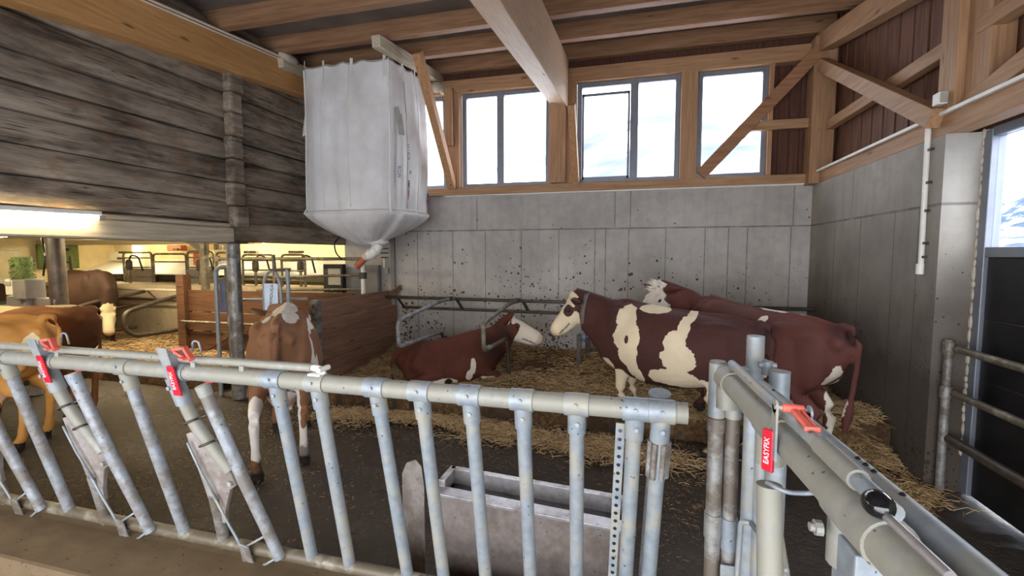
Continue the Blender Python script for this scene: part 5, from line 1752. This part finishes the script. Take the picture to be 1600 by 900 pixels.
# ---- board partition
pt = thing('board_partition', 'brown wooden board partition at the end of the lying bed', 'partition', (-4.2, 6.4, 0))
for k, (z0, z1) in enumerate(((.0, .24), (.25, .52), (.53, .80), (.81, 1.10), (1.11, 1.37))):
    x = -4.20 + (.012 if k % 2 else 0)
    MB().span((x - .022, 5.38, z0), (x + .022, 7.52 if k < 4 else 7.35, z1)).build('board', M['pen_board'], pt, bevel=.006)
MB().beam((-4.17, 7.25, 1.28), (-4.10, 7.55, 1.41), .045, .10, side=(1, 0, 0)).build('split_board_end', M['pen_board'], pt)
MB().span((-4.28, 5.33, 0), (-4.16, 5.43, 1.38)).build('corner_post', M['galv_dirty'], pt, bevel=.008)
m = MB()
for z in (1.30, 1.18, .95, .7):
    m.ball((-4.22, 5.327, z), (.02, .008, .02), u=8, v=6)
m.build('bolt_heads', M['dark_steel'], pt)
# ================================================================ old stable: posts, pens, cubicles, parlour
def steel_post(label, x, y, z1, r, mat, top=True, face=True):
    t = thing('steel_post', label, 'post', (x, y, 0), 'round steel posts under the old stable')
    MB().tube([(x, y, 0), (x, y, z1)], r, 18).build('shaft', mat, t, smooth=50)
    if top:
        MB().box((x, y, z1 + .01), (r * 3.0, r * 3.0, .02)).build('head_plate', M['dark_steel'], t, bevel=.004)
    return t
steel_post('spattered round steel post carrying the log wall corner', -5.30, 5.12, 2.15, .085, M['galv_dirty'])
steel_post('thick round steel post behind the fawn cow', -7.85, 4.62, 2.33, .10, M['dark_steel'])
steel_post('slim round steel post with a bracket beside the dark plank pen', -8.05, 7.1, 2.33, .075, M['galv_old'])
struct(MB().hull8([(-8.5, 7.05, 2.28), (-7.98, 7.05, 2.0), (-7.98, 7.15, 2.0), (-8.5, 7.15, 2.28), (-8.5, 7.05, 2.38), (-7.98, 7.05, 2.38), (-7.98, 7.15, 2.38), (-8.5, 7.15, 2.38)]).build('post_bracket', M['dark_steel']))

# fluorescent tubes, some of them added to brighten the stable
def tube_lamp(label, a, b, r=.030, glow='tube_glow'):
    a, b = V(a), V(b)
    t = thing('fluorescent_lamp', label, 'lamp', (a + b) / 2, 'fluorescent tubes of the stable')
    d = (b - a).normalized()
    MB().beam(a + V((0, 0, .045)), b + V((0, 0, .045)), .07, .04).build('housing', M['white_plastic'], t, bevel=.006)
    MB().tube([a, b], r, 12).build('glowing_tube', M[glow], t, smooth=50)
    MB().tube([a - d * .04, a + d * .02], r + .004, 12).build('end_cap', M['pale_grey'], t, smooth=50)
    MB().tube([b - d * .02, b + d * .04], r + .004, 12).build('end_cap', M['pale_grey'], t, smooth=50)
    return t
tube_lamp('glowing fluorescent tube under the log wall', (-5.16, 1.95, 2.335), (-5.16, 3.42, 2.365), .020, 'tube_glow_soft')
tube_lamp('bright ceiling tube above the parlour gates', (-8.4, 8.85, 2.30), (-7.0, 8.85, 2.30))
tube_lamp('ceiling tube beside the slim steel post', (-10.2, 9.1, 2.30), (-8.9, 9.1, 2.30))
tube_lamp('added fill tube above the wash trough of the parlour', (-13.4, 8.9, 2.30), (-12.0, 8.9, 2.30))  # added lamp that lifts the cream walls at this end
tube_lamp('added unseen fill tube over the straw of the old stable', (-11.4, 5.4, 2.33), (-10.0, 5.4, 2.33))  # added lamp, out of view, brightens the straw and low wall
tube_lamp('added unseen fill tube over the dark plank pen', (-7.6, 5.7, 2.33), (-6.2, 5.7, 2.33))  # added lamp, out of view, brightens the pen side of the stable
tube_lamp('added unseen fill tube behind the log wall beam', (-8.8, 3.4, 2.33), (-7.4, 3.4, 2.33))  # added lamp, out of view, lights the near part of the stable

# plank pen behind the light red cow
pen = thing('plank_pen', 'dark brown plank pen behind the spattered steel post', 'pen', (-6.6, 6.6, 0))
for k, (z0, z1) in enumerate(((.25, .60), (.62, .95), (.97, 1.36))):
    MB().span((-7.9, 6.60, z0), (-4.45, 6.65, z1)).build('plank', M['pen_board_x'], pen, bevel=.006)
MB().span((-8.08, 6.52, 0), (-7.90, 6.68, 1.64)).build('pen_post', M['pen_board_x'], pen, bevel=.01)
MB().span((-6.2, 6.52, 0), (-6.08, 6.60, 1.40)).build('pen_post', M['pen_board_x'], pen, bevel=.01)
MB().beam((-7.6, 6.5, .22), (-6.6, 6.5, .75), .05, .09, side=(0, 1, 0)).build('pen_brace', M['pen_board_x'], pen)
MB().tube([(-7.9, 6.46, .80), (-6.1, 6.46, .80)], .025, 10).build('pen_rail', M['galv_old'], pen, smooth=50)

# tube gate above the planks
tg = thing('tube_gate', 'galvanised tube gate spanning above the dark planks with a white end post', 'gate', (-6, 6.85, 0))
for z, r, x0 in ((1.93, .028, -7.45), (1.66, .022, -6.2), (1.42, .022, -6.6)):
    MB().tube([(x0, 6.85, z - (.06 if z < 1.9 else 0)), (-4.42, 6.85, z)], r, 12).build('gate_rail', M['galv_old'], tg, smooth=50)
MB().tube([(-4.42, 6.85, 1.96), (-4.42, 6.85, 1.70)], .034, 12).tube([(-4.42, 6.85, 1.60), (-4.42, 6.85, 0.0)], .034, 12).build('end_post', M['white_plastic'], tg, smooth=50)
MB().box((-4.42, 6.85, 1.65), (.10, .09, .11)).build('coupling', M['dark_steel'], tg, bevel=.006)
MB().tube([(-7.45, 6.85, 1.88), (-7.45, 6.85, 1.98)], .04, 12).build('rail_end', M['galv_old'], tg, smooth=50)

# head loops beside the spattered post
def loop_gate(label, xa, xb, zt, y, z0, plate=None):
    t = thing('loop_gate', label, 'gate', ((xa + xb) / 2, y, 0))
    MB().tube(rounded([(xa, y, z0), (xa, y, zt - .06), (xa + .09, y, zt), (xb + .02, y, zt)], .09), .028, 12).build('bent_tube', M['galv'], t, smooth=50)
    MB().tube([(xb - .02, y, zt - .02), (xb, y + .02, z0)], .024, 12).build('inner_tube', M['galv_old'], t, smooth=50)
    if plate:
        MB().box(((xa + xb) / 2 + .01, y + .03, zt - .42), (xb - xa - .03, .01, .46)).build('panel', M[plate], t)
    return t
loop_gate('bent tube loop holding a grey panel beside the spattered post', -5.66, -5.46, 1.84, 5.16, 0.0, 'blue_tag')
t = thing('loop_gate', 'galvanised loop carrying a pale sign above the light red cow', 'gate', (-4.75, 5.2, 0))
MB().tube(rounded([(-4.90, 5.2, .5), (-4.89, 5.2, 1.66), (-4.80, 5.2, 1.78), (-4.70, 5.2, 1.78), (-4.62, 5.2, 1.60), (-4.61, 5.2, .5)], .1), .021, 12).build('bent_tube', M['galv'], t, smooth=50)
MB().tube([(-4.50, 5.2, .4), (-4.50, 5.2, 1.80)], .027, 12).build('upright', M['galv'], t, smooth=50)
MB().tube([(-4.70, 5.2, 1.72), (-4.72, 5.2, 2.0)], .022, 12).build('stub', M['galv_old'], t, smooth=50)
MB().tube([(-4.78, 5.2, 1.79), (-4.46, 5.2, 1.80)], .022, 12).build('top_tube', M['galv_old'], t, smooth=50)
sg = MB().box((-4.755, 5.175, 1.43), (.215, .012, .36)).build('sign', M['sign'], t, bevel=.003)
sg['label'] = 'pale blue sign with black lettering'
text_mesh('sign_lettering', 'GERMOUCA', M['ink'], (-4.745, 5.166, 1.43), (.12, 0, 1), (-1, 0, .12), .062, sg)
tag(MB().tube([(-5.42, 5.3, 1.36), (-4.3, 5.32, 1.40)], .020, 10).build('cross_tube', M['galv'], smooth=50), 'single galvanised cross tube from the spattered post to the board partition', 'rail')
tag(MB().beam((-5.20, 5.05, 1.2), (-5.20, 5.05, 1.92), .03, .03).build('angle_strip', M['galv'], bevel=.003), 'narrow galvanised strip fixed on the spattered steel post', 'metal strip')

# control box
cb = thing('control_cabinet', 'dark framed control box with a grey screen panel beside the concrete wall', 'control box', (-5.33, 7.3, 1.1))
MB().box((-5.33, 7.35, 1.57), (.40, .12, .52)).build('housing', M['black_panel'], cb, bevel=.008)
MB().span((-5.45, 7.30, 0), (-5.21, 7.40, 1.32)).build('stand', M['grey_paint'], cb, bevel=.006)
MB().box((-5.29, 7.285, 1.60), (.26, .012, .30)).build('screen_panel', M['pale_grey'], cb)
MB().box((-5.33, 7.30, 1.30), (.42, .05, .03)).build('ledge', M['galv_old'], cb)

# cubicles of the old stable
nr2 = thing('neck_rail', 'rusty neck rail over the straw of the old stable', 'rail', (-10, 7.2, .3))
MB().tube([(-12.4, 7.2, 1.30), (-8.1, 7.2, 1.28)], .030, 12).build('upper_rail', M['white_wood'], nr2, smooth=50)
MB().tube([(-12.0, 7.35, 1.08), (-8.1, 7.35, 1.06)], .024, 12).build('lower_rail', M['dark_steel'], nr2, smooth=50)
for x in (-10.9, -9.7, -8.6):
    MB().beam((x, 7.2, 1.28), (x + .07, 7.35, 1.07), .05, .03).build('rail_hanger', M['dark_steel'], nr2)
def divider2(x, label, y0):
    t = thing('cubicle_divider', label, 'divider', (x, 6.2, .3), 'dark dividers in the old stable')
    MB().tube(rounded([(x, 7.2, 1.25), (x, y0 + .5, 1.12), (x, y0, 1.0), (x, y0 - .02, .72), (x, y0 + .14, .56), (x, 7.0, .54)], .16), .036, 14).build('divider_tube', M['dark_steel'], t, smooth=50)
    return t
divider2(-8.55, 'dark bent cubicle divider next to the plank pen post', 5.95)
divider2(-9.75, 'dark bent cubicle divider behind the lowered white face', 5.8)

# swinging cow brush
cbz = thing('cow_brush', 'upright green bristle cow brush on a grey motor block by the thick steel post', 'cow brush', (-8.4, 4.5, 0))
MB().tube([(-8.33, 4.5, 1.66), (-8.33, 4.5, 1.97)], .105, 20).build('bristles', M['green_bristle'], cbz, smooth=50)
m = MB()
rr = random.Random(2)
for k in range(160):
    a = rr.uniform(0, 2 * PI); z = rr.uniform(1.66, 1.96)
    m.beam((-8.33 + .09 * math.cos(a), 4.5 + .09 * math.sin(a), z), (-8.33 + .135 * math.cos(a), 4.5 + .135 * math.sin(a), z - rr.uniform(.0, .05)), .008, .006)
m.build('bristle_tufts', M['green_bristle'], cbz)
MB().box((-8.22, 4.5, 1.52), (.26, .24, .28)).tube([(-8.22, 4.5, 0), (-8.22, 4.5, 1.45)], .07, 12).build('motor_block', M['grey_paint'], cbz, bevel=.015)
MB().box((-8.42, 4.47, 1.55), (.14, .18, .22)).build('gear_box', M['white_box'], cbz, bevel=.012)
MB().box((-8.42, 4.375, 1.60), (.12, .01, .06)).build('rating_plate', M['pale_grey'], cbz)
MB().beam((-8.6, 4.5, 1.30), (-7.8, 4.6, 1.26), .14, .24).build('bracket', M['grey_paint'], cbz, bevel=.012)
MB().tube(rounded([(-8.1, 4.6, 1.70), (-8.06, 4.62, 2.0), (-8.2, 4.66, 2.35)], .1), .012, 8).build('cable', M['black_plastic'], cbz, smooth='all')
tb = MB().lathe((-9.3, 4.75, .0), [(.30, 0), (.36, .5), (.40, 1.25), (.36, 1.27), (.33, 1.0)], 22).build('plastic_barrel', M['dark_green'], smooth=40)
tag(tb, 'dark green plastic barrel behind the fawn cow', 'barrel')

# parlour gates on the raised floor
def par_gate(label, x0, x1, y, z1, panel=False, n=3, z0=1.30):
    t = thing('parlour_gate', label, 'gate', ((x0 + x1) / 2, y, z0), 'steel gates of the milking parlour')
    MB().tube(rounded([(x0, y, z0), (x0, y, z1), (x1, y, z1), (x1, y, z0)], .1), .026, 10).build('gate_frame', M['galv_old'], t, smooth=50)
    for k in range(n):
        z = z0 + (z1 - z0) * (k + .6) / (n + .2)
        MB().tube([(x0, y, z), (x1, y, z)], .018, 8).build('gate_bar', M['galv_old'], t, smooth=50)
    if panel:
        MB().box(((x0 + x1) / 2, y + .02, z0 + .18), (x1 - x0 - .05, .012, .34)).build('gate_panel', M['grey_paint'], t)
    return t
par_gate('parlour gate with a grey panel closest to the stable end wall', -12.70, -11.75, 8.9, 2.06, True)
par_gate('open bent tube parlour gate in the middle of the row', -11.70, -10.65, 8.9, 2.02, False, 2)
par_gate('parlour gate with a grey panel next to the slim steel post', -10.60, -9.80, 8.9, 2.08, True)
par_gate('narrow parlour frame under the ceiling tubes', -9.5, -8.95, 8.7, 2.05, False)
par_gate('parlour frame before the bright limewashed wall', -8.75, -7.9, 8.7, 2.0, False)
par_gate('parlour frame nearest to the dark control box', -7.5, -6.9, 8.5, 2.0, False)
def uprights(label, xs, y, z0, z1):
    t = thing('stall_uprights', label, 'stall frame', (xs[0], y, 0))
    for i, x in enumerate(xs):
        MB().tube([(x, y, z0), (x, y, z1 - i * .08)], .03, 10).build('upright', M['dark_steel'], t, smooth=50)
    MB().tube([(xs[0], y, z1), (xs[-1], y, z1)], .028, 10).tube([(xs[0], y, z1 - .3), (xs[-1], y, z1 - .3)], .02, 8).build('cross_tube', M['dark_steel'], t, smooth=50)
uprights('dark upright stall tubes in front of the grey wash trough', (-13.6, -13.25, -12.95), 7.9, 1.3, 2.12)
tag(MB().span((-12.82, 9.2, 1.3), (-12.5, 9.4, 2.25)).build('white_column', M['white_box'], bevel=.02), 'square white column behind the parlour gates', 'column')
for i, (x, z, w, h, mat, lab) in enumerate(((-13.9, 1.95, .7, .24, 'white_box', 'white folded sheet hanging on the parlour wall'), (-13.3, 1.42, 1.1, .22, 'pale_grey', 'grey wash trough at the parlour wall'),
                                  (-11.9, 2.18, .5, .16, 'orange_tube', 'rust brown box high on the parlour wall'), (-11.2, 1.75, .22, .7, 'orange_tube', 'rust coloured pump stand behind the gates'), (-10.4, 2.2, .36, .14, 'dark_steel', 'dark reel mounted high on the parlour wall'))):
    t = thing(('hanging_sheet', 'wash_trough', 'wall_box', 'pump_stand', 'hose_reel')[i], lab, ('sheet', 'trough', 'box', 'pump', 'reel')[i], (x, 9.7, z))
    if i in (3, 4):
        MB().tube([(x, 9.7, z - h / 2), (x, 9.7, z + h / 2)], w / 2, 16).build('body', M[mat], t, smooth=50)
    else:
        MB().box((x, 9.7, z), (w, .18, h)).build('body', M[mat], t, bevel=.02)
    MB().box((x + w * .2, 9.58, z - h * .2), (w * .35, .05, h * .25)).build('fitting', M['dark_steel'], t, bevel=.01)
for i, (x, lab) in enumerate(((-12.1, 'dark milking hose bundle on the first parlour gate'), (-9.9, 'black milking unit hanging by the slim steel post'), (-8.3, 'milking unit on the parlour frame before the bright wall'), (-7.1, 'milking unit with jar near the control box'))):
    t = thing('milking_unit', lab, 'milking unit', (x, 8.6, 1.7))
    MB().tube([(x, 8.6, 1.29), (x, 8.6, 1.66)], .03, 8).build('stand', M['galv_old'], t, smooth=50)
    MB().lathe((x, 8.6, 1.62), [(.05, 0), (.07, .04), (.07, .2), (.04, .26)], 14).build('jar', M['dark_steel'], t, smooth=50)
    MB().tube(rounded([(x, 8.6, 1.85), (x + .08, 8.6, 2.0), (x + .25, 8.65, 1.95), (x + .3, 8.7, 1.6)], .1), .02, 8).build('hose', M['black_panel'], t, smooth='all')
    MB().box((x - .1, 8.6, 2.06), (.34, .10, .06)).build('arm', M['galv_old'], t, bevel=.01)
fb = thing('fuse_box', 'white cupboard at the stable end wall behind the cow brush', 'cupboard', (-14.4, 7.4, 1.4))
MB().box((-14.4, 7.35, 1.70), (.2, .75, .80)).build('cupboard_body', M['white_box'], fb, bevel=.01)
MB().box((-14.29, 7.35, 1.75), (.015, .5, .55)).build('cupboard_door', M['cream_wall'], fb, bevel=.01)
gs = MB().box((-14.45, 8.55, 1.95), (.06, .9, .62)).build('hanging_cloth', M['green_bristle'], bevel=.02)
tag(gs, 'grey green cloth hanging on the stable end wall', 'cloth')
# ================================================================ loose straw
def straw(name, label, n, sampler, seed, lmin=.05, lmax=.16, wid=.0028, lift=.012, tone=(.2, 1.0)):
    rr = random.Random(seed)
    me = bpy.data.meshes.new(name)
    vs, fs, tn = [], [], []
    for _ in range(n):
        x, y, z = sampler(rr)
        a = rr.uniform(0, 2 * PI)
        L = rr.uniform(lmin, lmax)
        up = rr.uniform(-.12, .28) * L
        d = V((math.cos(a), math.sin(a), 0))
        s = V((-math.sin(a), math.cos(a), 0)) * rr.uniform(.6, 1.3) * wid
        p0 = V((x, y, z + rr.uniform(0, lift)))
        p1 = p0 + d * L * .5 + V((0, 0, max(0.0, up) + .003)) + s * rr.uniform(-4, 4)
        p2 = p0 + d * L + V((0, 0, up * .7))
        p2.z = max(p2.z, z - .004)
        t = rr.uniform(*tone)
        b = len(vs)
        u = V((0, 0, wid * 1.2))
        for p in (p0, p1, p2):
            vs += [p - s, p + s, p + u]
        for q in (0, 3):
            for i, j in ((0, 1), (1, 2), (2, 0)):
                fs.append((b + q + i, b + q + j, b + q + 3 + j, b + q + 3 + i))
        tn += [t] * 9
    me.from_pydata(vs, [], fs)
    at = me.attributes.new('tone', 'FLOAT', 'POINT')
    at.data.foreach_set('value', tn)
    me.materials.append(M['straw'])
    o = bpy.data.objects.new(name, me)
    COL.objects.link(o)
    o['kind'] = 'stuff'
    o['label'] = label
    o['category'] = 'straw'
    return o
def on_bed(rr):
    while True:
        x, y = rr.uniform(-4.1, 2.4), rr.uniform(5.2, 7.5)
        d = mnoise.noise(V((x * 1.1, y * 1.4, 3)))
        dens = .35 + .6 * d + (.35 if y < 5.75 else 0) + (.5 if x > 1.9 and y < 6 else 0)
        if rr.random() < dens:
            return x, y, bed_h(x, y)
straw('loose_straw', 'loose straw scattered over the lying bed', 26000, on_bed, 21)
def clump(spots):
    def f(rr):
        cx, cy, sx, sy, h = rr.choice(spots)
        gx, gy = rr.gauss(0, 1), rr.gauss(0, 1)
        return cx + gx * sx, cy + gy * sy, .012 + h * math.exp(-(gx * gx + gy * gy) / 2)
    return f
straw('straw_clumps', 'straw clumps along the foot of the bed in the alley', 7500, clump([(-3.35, 4.85, .22, .12, .05), (-2.05, 4.98, .35, .06, .03), (-1.2, 4.72, .40, .12, .03), (-.35, 4.7, .30, .14, .04), (.05, 4.55, .35, .12, .03), (-1.75, 4.95, .5, .08, .02), (-2.6, 5.0, .3, .07, .03)]), 22, tone=(.3, 1.0))
straw('straw_heap', 'heap of straw against the side wall behind the red cow', 4200, clump([(2.20, 5.35, .13, .22, .22), (2.25, 5.15, .10, .12, .12), (2.0, 5.05, .18, .06, .02), (2.2, 4.45, .10, .12, .01)]), 23, tone=(.2, .9))
def on_floor(rr):
    while True:
        x, y = rr.uniform(-5, .8), rr.uniform(2.3, 5.15)
        if rr.random() < .25 + .5 * mnoise.noise(V((x * .9, y * .9, 8))) + (.3 if y > 4.3 else 0) + (.25 if -2 < x < .6 and 3 < y else 0):
            return x, y, .004
straw('chaff', 'short chaff and straw bits trodden into the wet alley floor', 5500, on_floor, 24, lmin=.01, lmax=.045, wid=.0022, lift=.006, tone=(.0, .6))
def on_bed2(rr):
    x, y = rr.uniform(-13, -6), rr.uniform(5.4, 7.4)
    return x, y, bed2_h(x, y)
straw('stable_straw', 'loose straw on the bed of the old stable', 7000, on_bed2, 25, wid=.004)
